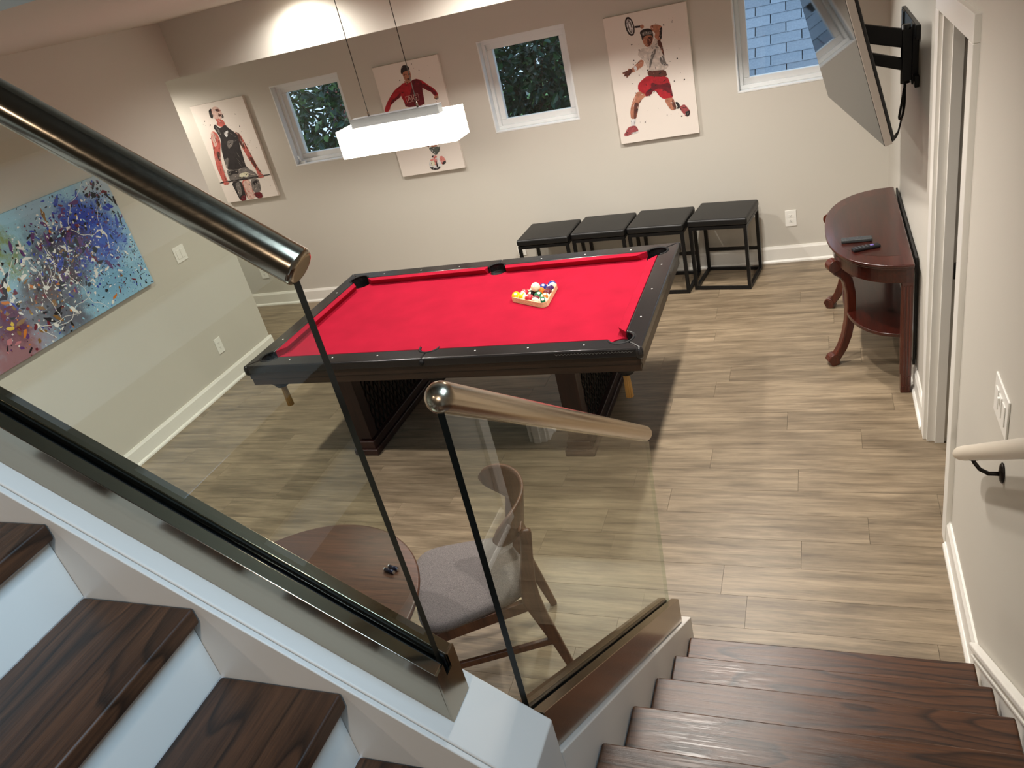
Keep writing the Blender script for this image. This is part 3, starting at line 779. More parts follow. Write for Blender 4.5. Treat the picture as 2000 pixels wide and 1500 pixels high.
# ---------------------------------------------------------------- pendant over the table
M['shade'] = pmat('lit_fabric_shade', (255, 250, 236), 0.8, emit=PENDANT_E)
M['shade'].node_tree.nodes['Principled BSDF'].inputs['Emission Color'].default_value = (1.0, 0.93, 0.80, 1)
M['alu'] = pmat('pendant_bar', (112, 114, 118), 0.5, metal=0.2)
M['cable'] = pmat('steel_cable', (60, 54, 48), 0.4, metal=0.6)
px0, px1, py0, py1, pz0, pz1 = -2.510, -1.795, 3.90, 4.09, 1.776, 1.929
pd = thing('pendant_lamp', 'long white fabric box pendant lamp hanging lit over the pool table', 'lamp', ((px0+px1)/2, (py0+py1)/2, pz0))
m1 = MB(); t = .004
m1.box(px0, py0, pz0, px1, py0 + t, pz1); m1.box(px0, py1 - t, pz0, px1, py1, pz1)
m1.box(px0, py0 + t, pz0, px0 + t, py1 - t, pz1); m1.box(px1 - t, py0 + t, pz0, px1, py1 - t, pz1)
m1.build('shade', M['shade'], pd, merge=False)
MB().box(px0 + t, py0 + t, pz0 + .006, px1 - t, py1 - t, pz0 + .010).build('diffuser', M['shade'], pd)
MB().box(px0 + t, py0 + t, pz1 - .012, px1 - t, py1 - t, pz1 - .008).build('top_diffuser', pmat('lit_top', (255, 250, 236), .8, emit=0.9), pd)
MB().box(-2.440, 3.968, pz1 - .008, -1.888, 4.026, 1.968).build('bar', M['alu'], pd, bevel=.002)
for cx in (-2.328, -2.018):
    MB().tube([(cx, 3.997, 1.968), (cx, 3.997, 1.992), (cx, 3.997, 1.995)], [.006, .006, .003], 10).build('cable_grip', M['steel2'], pd)
    MB().tube([(cx, 3.997, 1.99), (cx, 3.997, ZC - .02)], 0.0022, 6).build('cable', M['cable'], pd)
MB().box(-2.36, 3.96, ZC - .025, -1.99, 4.03, ZC).build('canopy', M['alu'], pd, bevel=.003)

# ---------------------------------------------------------------- recessed ceiling lights
M['lens'] = pmat('lit_lens', (255, 240, 214), 0.6, emit=14.0)
def can(x, y, label, watt=CAN_W, size=118, col=(1.0, 0.952, 0.88)):
    t_ = thing('recessed_light', label, 'ceiling light', (x, y, ZC), 0, 'recessed ceiling lights')
    MB().lathe([(.062, -.0005), (.066, -.005), (.088, -.004), (.090, 0.0)], n=28).build('trim_ring', M['trim'], t_, local=True)
    MB().lathe([(0.0001, -.0015), (.062, -.0012)], n=28).build('lens', M['lens'], t_, local=True)
    l = bpy.data.lights.new('can_lamp', 'SPOT'); l.energy = watt; l.color = col; l.spot_size = math.radians(size); l.spot_blend = 1.0; l.shadow_soft_size = 0.05
    q = bpy.data.objects.new('can_lamp', l); C.objects.link(q); q.parent = t_; q.location = (0, 0, -.02)
    return t_
for x, y, wh, sz in ((-3.36, 5.04, 'back row, near the left wall', 156), (-0.64, 4.90, 'back row, near the television', 150), (-2.0, 4.78, 'back row, behind the pendant lamp', 150),
                     (-0.64, 3.70, 'middle row, near the door', 150),
                     (-3.36, 2.52, 'front row, near the left wall', 150), (-0.64, 2.52, 'front row, near the stairs', 150)):
    wt = CAN_W*(0.74 if (x > -1 and y < 3) else 0.75 if y > 5 else 1.0)
    can(x, y, 'round white recessed ceiling light, %s' % wh, watt=wt, size=sz)
l = bpy.data.lights.new('alcove_lamp', 'SPOT'); l.energy = CAN_W*0.40; l.color = (1, .92, .82); l.spot_size = math.radians(168); l.spot_blend = .5; l.shadow_soft_size = .05
q = bpy.data.objects.new('alcove_lamp', l); C.objects.link(q); q.location = (-5.8, 5.50, ZB - .02)
for (x, y, z), tgt, e in (((-0.25, -2.15, 3.35), (-0.8, 0.75, 1.45), STAIR_W), ((-2.4, -2.1, 4.0), (-1.5, 0.75, 1.9), STAIR_W*.4)):
    l = bpy.data.lights.new('stair_lamp', 'SPOT'); l.energy = e; l.color = (1, .86, .72); l.shadow_soft_size = .07; l.spot_size = math.radians(62); l.spot_blend = .8
    q = bpy.data.objects.new('stair_lamp', l); C.objects.link(q); q.location = (x, y, z)
    q.rotation_euler = (Vector(tgt) - Vector((x, y, z))).to_track_quat('-Z', 'Y').to_euler()

# ---------------------------------------------------------------- bar stools
M['vinylb'] = pmat('black_vinyl', (11, 11, 12), 0.42, bump=.05, bscale=300)
M['blackmetal'] = pmat('black_steel', (16, 16, 17), 0.4, metal=.3)
def make_stool(label):
    o = thing('bar_stool', label, 'stool', (0, 0, 0), 0, 'black backless stools along the back wall')
    w, d, s = 0.435, 0.40, 0.024
    x, y = w/2 - s/2, d/2 - s/2
    H = 0.515
    for sx in (-1, 1):
        for sy in (-1, 1):
            MB().box(sx*x - s/2, sy*y - s/2, 0, sx*x + s/2, sy*y + s/2, H).build('leg', M['blackmetal'], o, local=True)
    for z in (s/2, H - s/2):
        for sy in (-1, 1): MB().box(-x + s/2, sy*y - s/2, z - s/2, x - s/2, sy*y + s/2, z + s/2).build('frame_rail', M['blackmetal'], o, local=True)
        for sx in (-1, 1): MB().box(sx*x - s/2, -y + s/2, z - s/2, sx*x + s/2, y - s/2, z + s/2).build('frame_rail', M['blackmetal'], o, local=True)
    MB().box(-x + s/2, y - s/2, .17, x - s/2, y + s/2 - .004, .17 + s).build('footrest', M['blackmetal'], o, local=True)
    # padded seat, softly domed
    vs = []; fs = []; n = 8; W2, D2 = w/2 + .006, d/2 + .006
    for j in range(n + 1):
        for i in range(n + 1):
            a, b = -1 + 2*i/n, -1 + 2*j/n
            z = H + .055 + .006*(1 - a*a)*(1 - b*b)
            vs.append((a*W2, b*D2, z))
    for j in range(n):
        for i in range(n):
            k = j*(n+1) + i; fs.append((k, k+1, k+n+2, k+n+1))
    per = [i for i in range(n+1)] + [(j+1)*(n+1) - 1 for j in range(1, n+1)] + [n*(n+1) + i for i in range(n-1, -1, -1)] + [j*(n+1) for j in range(n-1, 0, -1)]
    b0 = len(vs)
    vs += [(vs[i][0], vs[i][1], H + .001) for i in per]
    m = len(per)
    for k in range(m): fs.append((per[k], b0 + k, b0 + (k+1) % m, per[(k+1) % m]))
    fs.append(tuple(b0 + k for k in range(m))[::-1])
    se = MB().add(vs, fs, 0, True).build('seat', M['vinylb'], o, local=True, bevel=0.016, seg=3, ang=50)
    bm = bmesh.new(); bm.from_mesh(se.data); bmesh.ops.recalc_face_normals(bm, faces=bm.faces); bm.to_mesh(se.data); bm.free()
    return o
st0 = make_stool('rightmost of the four black stools, standing apart beside the console table')
spots = [(-0.694, 5.888, -9.0, None), (-1.167, 5.885, -6.0, 'second black stool from the right, behind the table corner'), (-1.628, 5.895, -4.0, 'third black stool from the right, behind the pool table'), (-2.092, 5.88, -2.0, 'leftmost of the four black stools behind the pool table')]
for x, y, a, lb in spots:
    o = st0 if lb is None else copy_tree(st0)
    if lb: o['label'] = lb
    o.location = (x, y, 0); o.rotation_euler = (0, 0, math.radians(a))

# ---------------------------------------------------------------- console table
M['cherry'] = wood('cherry_console', (42, 13, 9), (72, 25, 16), 'y', 1.0, rough=0.28, tone=.04, coat=.5, stretch=12)
M['cherryz'] = wood('cherry_leg', (54, 18, 10), (92, 36, 19), 'z', 1.0, rough=0.3, tone=.04, coat=.4, stretch=12)
M['inlay'] = wood('dark_cherry_inlay', (38, 14, 10), (58, 23, 16), 'y', 1.0, rough=0.28, tone=.03, coat=.5, stretch=12)
CYC, CXB = 4.700, 0.430
def dshape(hl, dep, n=60, ex=2.45, xb=CXB):
    pts = []
    for i in range(n + 1):
        a = PI*i/n
        c, s_ = math.cos(a), math.sin(a)
        pts.append((xb - dep*abs(s_)**(2/ex), CYC + hl*math.copysign(abs(c)**(2/ex), c)))
    return pts
ct = thing('console_table', 'glossy cherry half oval console table with scroll legs against the right wall', 'console table', (0.25, CYC, 0))
CT = 0.785
MB().prism(dshape(.632, .415), CT - .016, CT).build('table_top', M['cherry'], ct, bevel=.005, seg=3)
MB().prism(dshape(.622, .405), CT - .030, CT - .0165).build('top_moulding', M['cherry'], ct, bevel=.005, seg=3)
MB().prism(dshape(.50, .315, xb=CXB - .055), CT, CT + .0006).build('inlay', M['inlay'], ct)
def dband(mb, hl, dep, th, z0, z1):
    a, b = dshape(hl, dep), dshape(hl - th, dep - th)
    n = len(a); vs = [(*p, z0) for p in a] + [(*p, z1) for p in a] + [(*p, z0) for p in b] + [(*p, z1) for p in b]
    fs = []
    for i in range(n-1):
        fs += [(i, i+1, n+i+1, n+i), (2*n+i, 3*n+i, 3*n+i+1, 2*n+i+1), (n+i, n+i+1, 3*n+i+1, 3*n+i), (i, 2*n+i, 2*n+i+1, i+1)]
    mb.add(vs, fs)
dm = MB(); dband(dm, .597, .378, .02, CT - .115, CT - .030); dm.box(CXB - .02, CYC - .58, CT - .115, CXB, CYC + .58, CT - .030)
ap = dm.build('apron', M['cherry'], ct, merge=False)
bm = bmesh.new(); bm.from_mesh(ap.data); bmesh.ops.recalc_face_normals(bm, faces=bm.faces); bm.to_mesh(ap.data); bm.free()
for yy_, s_ in ((CYC - .565, 1), (CYC + .565, -1)):
    lg = MB().box(CXB - .052, yy_ - .027, 0, CXB, yy_ + .027, CT - .030).build('leg', M['cherryz'], ct, bevel=.003)
    fl = MB()
    for k in range(3):
        xq = CXB - .0405 + k*.0145
        for (za, zb) in ((.115, CT - .135), (.055, .105), (.012, .045)):
            fl.box(xq - .0045, yy_ - .0305, za, xq + .0045, yy_ + .0305, zb)
    for k in range(3):
        yq = yy_ - .0145 + k*.0145
        fl.box(CXB - .0555, yq - .0045, .115, CXB - .05, yq + .0045, CT - .135)
    fl.build('flute', M['cherryz'], lg, bevel=.002, merge=False)
def scroll_leg(xb, yb, ox, oy):
    od = Vector((ox, oy, 0)).normalized(); sd = Vector((-od.y, od.x, 0))
    prof = [(.086, .650, .046), (.080, .634, .054), (.066, .612, .06), (.035, .585, .058), (.008, .54, .055), (-.008, .46, .054), (-.010, .37, .053), (-.002, .27, .052), (.016, .18, .051), (.044, .105, .050), (.074, .058, .048), (.092, .030, .046)]
    path = [Vector((xb, yb, z)) + od*o for o, z, w_ in prof]
    lg = MB().strip(path, .050, [w_ for _, _, w_ in prof], sd).build('leg', M['cherryz'], ct, bevel=.008, seg=3)
    k = Vector((xb, yb, .645)) + od*.085
    MB().tube([k - sd*.030, k + sd*.030], .037, 24).build('scroll', M['cherryz'], lg, bevel=.004)
    MB().strip([Vector((xb, yb, .0)) + od*.088, Vector((xb, yb, .046)) + od*.108, Vector((xb, yb, .062)) + od*.10], .060, [.052, .062, .03], sd).build('foot', M['cherryz'], lg, bevel=.010, seg=3)
    kf = Vector((xb, yb, .040)) + od*.100
    MB().tube([kf - sd*.029, kf + sd*.029], .034, 22).build('scroll', M['cherryz'], lg, bevel=.004)
    MB().box(xb - .02, yb - .022, .56, xb + .05, yb + .022, CT - .03).build('knee_block', M['cherryz'], lg, bevel=.004)
    return lg
scroll_leg(.132, 4.500, -.92, -.36)
scroll_leg(.132, 4.500 + 2*(CYC - 4.5) + .33, -.92, .36)
def sh(hl, dep): return dshape(hl, dep)
MB().prism(dshape(.535, .325), .318, .340).build('shelf', M['cherry'], ct, bevel=.004)
bd = thing('board', 'thin black edged board standing between console table and right wall', 'board', (0.448, 4.75, .135))
MB().box(0.4445, 4.19, .135, 0.4535, 5.34, .765).build('panel', pmat('board_face', (196, 200, 202), .5), bd)
eb = MB()
eb.box(.4435, 4.185, .135, .4545, 4.20, .77); eb.box(.4435, 5.33, .135, .4545, 5.345, .77); eb.box(.4435, 4.20, .755, .4545, 5.33, .77); eb.box(.4435, 4.20, .135, .4545, 5.33, .15)
eb.build('edging', M['black'], bd, merge=False)
# remotes on the console
def remote(label, p, q, w_, h_, mt, glow=None):
    p, q = Vector((*p, CT + .0006)), Vector((*q, CT + .0006)); d = (q - p)
    o = thing('remote_control', label, 'remote', (p + q)/2, math.atan2(d.y, d.x), 'remote controls on the console table')
    L_ = d.length
    MB().box(-L_/2, -w_/2, 0, L_/2, w_/2, h_).build('case', mt, o, local=True, bevel=min(h_, w_)*.32, seg=3)
    bt = MB()
    for i in range(5):
        for j in (-1, 0, 1):
            x = -L_*.36 + i*L_*.13; bt.box(x - .004, j*w_*.27 - .003, h_ - .0005, x + .004, j*w_*.27 + .003, h_ + .0012)
    bt.build('button', pmat('button_grey', (70, 70, 74), .5), o, local=True, merge=False)
    if glow: MB().lathe([(0.0001, h_ + .002), (.010, h_ + .0015), (.012, h_ - .001)], (L_*.22, 0, 0), 14).build('direction_pad', glow, o, local=True)
remote('larger charcoal remote control lying across the console table', (0.098, 4.452), (0.256, 4.452), .048, .020, pmat('charcoal_plastic', (52, 54, 55), .5))
remote('small black remote with purple pad at the console front', (0.150, 4.305), (0.286, 4.352), .040, .017, pmat('black_plastic', (20, 20, 24), .35), pmat('purple_pad', (96, 78, 150), .4))

# ---------------------------------------------------------------- television on its arm
TN = Vector((.2787, 3.9388, 1.4344)); TU = Vector((-.1779, .984, 0)).normalized(); TNN = Vector((-.984, -.1779, 0)).normalized()
tt = math.radians(13.8)
TUP = Vector((0, 0, 1))*math.cos(tt) + TNN*math.sin(tt); TF = TNN*math.cos(tt) - Vector((0, 0, 1))*math.sin(tt)
TW, TH = 1.235, 0.715
tc_ = TN + TU*TW/2 + TUP*TH/2
tv = thing('television', 'wide flat television tilted down, hung from the right wall beside the window', 'television', tuple(tc_))
M['screen'] = pmat('tv_screen', (9, 9, 10), 0.03, spec=0.22)
M['screen'].node_tree.nodes['Principled BSDF'].inputs['IOR'].default_value = 1.45
M['tvsilver'] = pmat('tv_side_trim', (176, 166, 156), .4, metal=.2)
MB().obox(tc_ - TF*.018, TU*TW/2, TUP*TH/2, TF*.016).build('case', M['tvsilver'], tv, bevel=.002)
MB().obox(tc_ - TF*.0012, TU*(TW/2 - .003), TUP*(TH/2 - .003), TF*.0012).build('screen', M['screen'], tv)
MB().obox(tc_ - TF*.042, TU*(TW/2 - .006), TUP*(TH/2 - .006), TF*.0085).obox(tc_ - TF*.06 - TUP*.03, TU*TW*.33, TUP*TH*.33, TF*.013).build('back_shell', M['black'], tv, bevel=.006, merge=False)
mt_ = thing('tv_wall_mount', 'black steel swing arm bracket holding the television on the right wall', 'tv mount', (XR, 4.6, 1.7))
wpl = MB()
wpl.box(XR - .022, 4.40, 1.795, XR, 5.12, 1.862); wpl.box(XR - .022, 4.40, 1.575, XR, 5.12, 1.63)
wpl.box(XR - .03, 4.46, 1.58, XR, 4.56, 1.86); wpl.box(XR - .03, 4.94, 1.58, XR, 5.04, 1.86)
wpl.build('wall_plate', M['blackmetal'], mt_, bevel=.004, merge=False)
back = tc_ - TF*.082
va = MB()
for s_ in (-1, 1): va.obox(back + TU*.16*s_, TU*.014, TUP*.20, TF*.008)
va.obox(back - TF*.012, TU*.18, TUP*.05, TF*.008)
va.build('vesa_bracket', M['blackmetal'], mt_, bevel=.003, merge=False)
pv = Vector((XR - .055, 4.50, 1.72))
MB().tube([(pv.x, pv.y, 1.585), (pv.x, pv.y, 1.86)], .022, 14).box(XR - .07, 4.475, 1.60, XR - .02, 4.525, 1.84).build('pivot_post', M['blackmetal'], mt_, merge=False)
hb = back - TF*.022
for dz, h_ in ((.060, .085), (-.062, .055)):
    MB().bar(Vector((pv.x, pv.y - .0, 1.735 + dz)), hb + Vector((0, -.03, dz*.9)), .030, h_).build('arm', M['blackmetal'], mt_, bevel=.006)
MB().tube([hb + Vector((0, -.03, -.10)), hb + Vector((0, -.03, .11))], .018, 12).build('pivot_post', M['blackmetal'], mt_)
cab = thing('tv_cable', 'black cable looping down from the wall mount to the television', 'cable', (0.40, 4.3, 1.5))
def smooth_path(pts, k=6):
    pts = [Vector(p) for p in pts]; out = []
    for i in range(len(pts) - 1):
        p0, p1, p2, p3 = pts[max(i-1, 0)], pts[i], pts[i+1], pts[min(i+2, len(pts)-1)]
        for j in range(k):
            t = j/k
            out.append(.5*((2*p1) + (p2 - p0)*t + (2*p0 - 5*p1 + 4*p2 - p3)*t*t + (3*p1 - p0 - 3*p2 + p3)*t**3))
    return out + [pts[-1]]
bl = TN - TF*.075 + TUP*.02 + TU*.06
MB().tube(smooth_path([(.41, 4.50, 1.60), (.405, 4.47, 1.56), (.40, 4.42, 1.50), (.385, 4.36, 1.455), (.37, 4.33, 1.46), (.385, 4.38, 1.52), (.40, 4.45, 1.57)]), .006, 8).build('loop', M['black'], cab)
MB().tube(smooth_path([(.405, 4.49, 1.59), (.395, 4.41, 1.49), (.38, 4.35, 1.44), (.35, 4.20, 1.41), (.315, 4.08, 1.415), bl]), .0045, 8).build('cord', M['black'], cab)

# ---------------------------------------------------------------- outlets and switches
M['plate'] = pmat('white_plastic', (236, 234, 228), .35)
M['slot'] = pmat('outlet_slot', (40, 38, 36), .6)
def plate(label, cat, name, c, nrm, w_, h_, gangs=1, kind='outlet'):
    o = thing(name, label, cat, c)
    nrm = Vector(nrm); sd = Vector((0, 0, 1)).cross(nrm); c = Vector(c)
    MB().obox(c + nrm*.003, sd*w_/2, Vector((0, 0, h_/2)), nrm*.003).build('cover_plate', M['plate'], o, bevel=.002)
    for g in range(gangs):
        gx = (g - (gangs - 1)/2)*.046
        cc = c + sd*gx
        if kind == 'outlet':
            for dz in (-.020, .020):
                so = MB().obox(cc + nrm*.0068 + Vector((0, 0, dz)), sd*.017, Vector((0, 0, .0135)), nrm*.0008).build('socket', M['plate'], o, bevel=.002)
                sl = MB()
                for dx in (-.006, .006): sl.obox(cc + nrm*.0078 + Vector((0, 0, dz + .003)) + sd*dx, sd*.0012, Vector((0, 0, .0045)), nrm*.0003)
                sl.obox(cc + nrm*.0078 + Vector((0, 0, dz - .007)), sd*.0025, Vector((0, 0, .002)), nrm*.0003)
                sl.build('slot', M['slot'], so, merge=False)
        else:
            MB().obox(cc + nrm*.0075, sd*.0165, Vector((0, 0, .033)), nrm*.0018).build('rocker', M['plate'], o, bevel=.0015)
            if kind == 'dimmer' and g == 1:
                MB().obox(cc + nrm*.012 + Vector((0, 0, .018)), sd*.006, Vector((0, 0, .010)), nrm*.004).build('slider', M['plate'], o, bevel=.002)
    return o
plate('white wall outlet on the back wall between stool and console table', 'outlet', 'wall_outlet', (-.221, YB, .355), (0, -1, 0), .082, .128)
plate('white wall outlet on the back wall behind the leftmost stool', 'outlet', 'wall_outlet', (-2.475, YB, .325), (0, -1, 0), .075, .115)
plate('white wall outlet on back wall seen under the steel handrail end', 'outlet', 'wall_outlet', (-5.30, YB, .355), (0, -1, 0), .082, .118)
plate('white wall outlet low on the left wall above the baseboard', 'outlet', 'wall_outlet', (XL, 4.530, .350), (1, 0, 0), .076, .132)
plate('white double rocker switch plate on the left wall by the painting', 'switch', 'light_switch', (XL, 4.547, 1.150), (1, 0, 0), .122, .122, 2, 'switch')
plate('white triple switch plate on the right wall above the handrail', 'switch', 'light_switch', (XR, 2.168, 1.148), (-1, 0, 0), .176, .128, 3, 'dimmer')

# ---------------------------------------------------------------- round side table and batteries
M['walnut'] = wood('walnut_round_top', (66, 40, 28), (98, 62, 44), 'x', 1.0, rings=.35, rough=.4, tone=.02, stretch=14)
M['walnutz'] = wood('walnut_turned', (60, 34, 22), (92, 56, 38), 'z', 1.0, rough=.42, tone=.02, stretch=12)
rtb = thing('round_table', 'small round walnut table behind the upper steel base channel', 'table', (-1.773, 1.546, 0))
MB().lathe([(0.0001, .712), (.440, .712), (.456, .718), (.461, .728), (.459, .737), (.453, .740), (.0001, .740)], n=72).build('table_top', M['walnut'], rtb, local=True)
MB().lathe([(0.0001, .02), (.05, .02), (.045, .10), (.038, .35), (.045, .62), (.10, .69), (.16, .712), (.0001, .712)], n=28).build('pedestal', M['walnutz'], rtb, local=True)
for k in range(4):
    a = PI/4 + k*PI/2; d = Vector((math.cos(a), math.sin(a), 0))
    MB().strip([d*.03 + Vector((0, 0, .13)), d*.14 + Vector((0, 0, .09)), d*.26 + Vector((0, 0, .035)), d*.31 + Vector((0, 0, .016))], .05, [.06, .055, .04, .03], Vector((-d.y, d.x, 0))).build('foot', M['walnutz'], rtb, local=True, bevel=.006)
M['batt'] = pmat('battery_sleeve', (26, 30, 52), .25, metal=.5)
M['battm'] = pmat('battery_metal', (225, 222, 218), .2, metal=.9)
for lb, (cx, cy) in (('dark blue battery on the round table, the nearer of two', (-1.487, 1.759)), ('dark blue battery on the round table, the farther of two', (-1.477, 1.775))):
    b_ = thing('battery', lb, 'battery', (cx, cy, .740), math.radians(-16), 'two batteries on the round table')
    MB().tube([(-.018, 0, .0072), (.025, 0, .0072)], .0071, 14).build('sleeve', M['batt'], b_, local=True)
    MB().tube([(-.0255, 0, .0072), (-.0235, 0, .0072), (-.0234, 0, .0072), (-.0181, 0, .0072)], [.0027, .0027, .0068, .0068], 14).tube([(.0251, 0, .0072), (.0262, 0, .0072)], .0064, 14).build('terminal', M['battm'], b_, local=True, merge=False)

# ---------------------------------------------------------------- dining chair (built facing local +y, width along x)
M['chairwood'] = wood('walnut_chair', (64, 36, 22), (104, 66, 44), 'z', 1.0, rough=.42, tone=.02, stretch=10)
m, nt, b = newmat('grey_tweed'); N = nt.nodes.new; L = nt.links
tc2 = N('ShaderNodeTexCoord'); mp2 = N('ShaderNodeMapping'); mp2.inputs['Scale'].default_value = (620, 220, 420)
n1 = N('ShaderNodeTexNoise'); n1.inputs['Scale'].default_value = 1; n1.inputs['Detail'].default_value = 3
mp3 = N('ShaderNodeMapping'); mp3.inputs['Scale'].default_value = (220, 620, 420); n2 = N('ShaderNodeTexNoise'); n2.inputs['Scale'].default_value = 1
L.new(tc2.outputs['Object'], mp2.inputs[0]); L.new(mp2.outputs[0], n1.inputs[0]); L.new(tc2.outputs['Object'], mp3.inputs[0]); L.new(mp3.outputs[0], n2.inputs[0])
ad = N('ShaderNodeMath'); ad.operation = 'ADD'; L.new(n1.outputs[0], ad.inputs[0]); L.new(n2.outputs[0], ad.inputs[1])
hl = N('ShaderNodeMath'); hl.operation = 'MULTIPLY'; hl.inputs[1].default_value = .5; L.new(ad.outputs[0], hl.inputs[0])
rp = N('ShaderNodeValToRGB'); rp.color_ramp.elements[0].position = .35; rp.color_ramp.elements[1].position = .65
rp.color_ramp.elements[0].color = lin((88, 82, 80)); rp.color_ramp.elements[1].color = lin((130, 122, 119))
L.new(hl.outputs[0], rp.inputs[0]); L.new(rp.outputs[0], b.inputs['Base Color']); b.inputs['Roughness'].default_value = .95; b.inputs['Specular IOR Level'].default_value = .1
bp_ = N('ShaderNodeBump'); bp_.inputs['Strength'].default_value = .35; bp_.inputs['Distance'].default_value = .002; L.new(hl.outputs[0], bp_.inputs['Height']); L.new(bp_.outputs[0], b.inputs['Normal'])
M['tweed'] = m
ch = thing('dining_chair', 'walnut dining chair with grey tweed seat and curved oval back by the round table', 'chair', (-1.354, 2.046, 0), math.radians(208.0 - 90))
CWD = M['chairwood']
# seat cushion: rounded trapezoid, domed
def seat_outline(sc=1.0, n=40):
    out = []
    for i in range(n):
        a = 2*PI*i/n; c, s_ = math.cos(a), math.sin(a)
        e = 2/4.2
        x = .215*math.copysign(abs(c)**e, c)*sc; y = .225*math.copysign(abs(s_)**e, s_)*sc
        x *= 1.0 + .18*(y/.225)
        out.append((x, y))
    return out
vs = []; fs = []; rings = [(1.0, .425), (1.01, .44), (1.0, .455), (.97, .464), (.88, .470), (.6, .474), (.3, .4755)]
for sc, z in rings: vs += [(x, y, z + .012*max(0, -1)) for x, y in seat_outline(sc)]
n = 40
for r_ in range(len(rings) - 1):
    for i in range(n): fs.append((r_*n+i, r_*n+(i+1) % n, (r_+1)*n+(i+1) % n, (r_+1)*n+i))
vs.append((0, 0, .476)); k = len(vs) - 1
for i in range(n): fs.append(((len(rings)-1)*n+i, (len(rings)-1)*n+(i+1) % n, k))
fs.append(tuple(range(n))[::-1])
MB().add(vs, fs, 0, True).build('seat', M['tweed'], ch, local=True)
fr = MB()
fr.box(-.165, -.205, .375, .165, -.180, .425); fr.box(-.215, .165, .375, .215, .19, .425)
fr.strip([(-.185, -.20, .400), (-.222, .185, .400)], .024, .05, (1, 0, 0)); fr.strip([(.185, -.20, .400), (.222, .185, .400)], .024, .05, (1, 0, 0))
fr.build('seat_rail', CWD, ch, local=True, bevel=.003, merge=False)
for sx in (-1, 1):
    # rear leg and post, one sawn piece
    pth = [(sx*.193, -.305, 0), (sx*.190, -.272, .16), (sx*.187, -.235, .32), (sx*.186, -.215, .42), (sx*.186, -.222, .52), (sx*.188, -.244, .64), (sx*.190, -.262, .745), (sx*.190, -.264, .757)]
    MB().strip(pth, [.024, .028, .032, .034, .032, .030, .028, .018], [.030, .040, .056, .072, .056, .044, .040, .024], (1, 0, 0)).build('leg', CWD, ch, local=True, bevel=.006, seg=2)
    MB().strip([(sx*.235, .235, 0), (sx*.222, .205, .22), (sx*.212, .185, .42)], [.022, .028, .034], [.024, .032, .04], (1, 0, 0)).build('leg', CWD, ch, local=True, bevel=.006)
    MB().strip([(sx*.190, -.262, .185), (sx*.224, .205, .235)], .018, .030, (1, 0, 0)).build('stretcher', CWD, ch, local=True, bevel=.004)
    # curved bracket between post and back panel
    MB().strip([(sx*.060, -.196, .40), (sx*.066, -.222, .50), (sx*.098, -.258, .60), (sx*.125, -.252, .70), (sx*.130, -.246, .73)], [.060, .062, .066, .060, .05], [.014]*5, (1, .35*sx, 0)).build('back_bracket', CWD, ch, local=True, bevel=.004)
# bent oval back panel
nu, nv = 28, 8; vs = []; fs = []
def back_pt(u, v, off):
    ang = u*1.19
    Rr = .236
    hw = .078*max(0.0, 1 - abs(u)**3.0)**.5
    x = Rr*math.sin(ang); y = -.285 + Rr*(1 - math.cos(ang)) + .0
    nx, ny = -math.sin(ang), math.cos(ang)
    z = .762 + v*hw
    lean = -(z - .74)*.20
    return (x + nx*off, y + ny*off + lean, z)
for off in (0.0, .011):
    for i in range(nu + 1):
        u = -1 + 2*i/nu
        for j in range(nv + 1): vs.append(back_pt(u*.998, -1 + 2*j/nv, off))
st_ = (nu+1)*(nv+1)
for i in range(nu):
    for j in range(nv):
        a = i*(nv+1)+j
        fs.append((a, a+nv+1, a+nv+2, a+1)); fs.append((st_+a, st_+a+1, st_+a+nv+2, st_+a+nv+1))
for i in range(nu):
    a = i*(nv+1); b2 = a + nv
    fs.append((a, st_+a, st_+a+nv+1, a+nv+1)); fs.append((b2, b2+nv+1, st_+b2+nv+1, st_+b2))
for j in range(nv):
    a = j; fs.append((a, a+1, st_+a+1, st_+a)); a = nu*(nv+1)+j; fs.append((a, st_+a, st_+a+1, a+1))
bk = MB().add(vs, fs, 0, True).build('backrest', CWD, ch, local=True)
bm = bmesh.new(); bm.from_mesh(bk.data); bmesh.ops.recalc_face_normals(bm, faces=bm.faces); bm.to_mesh(bk.data); bm.free()
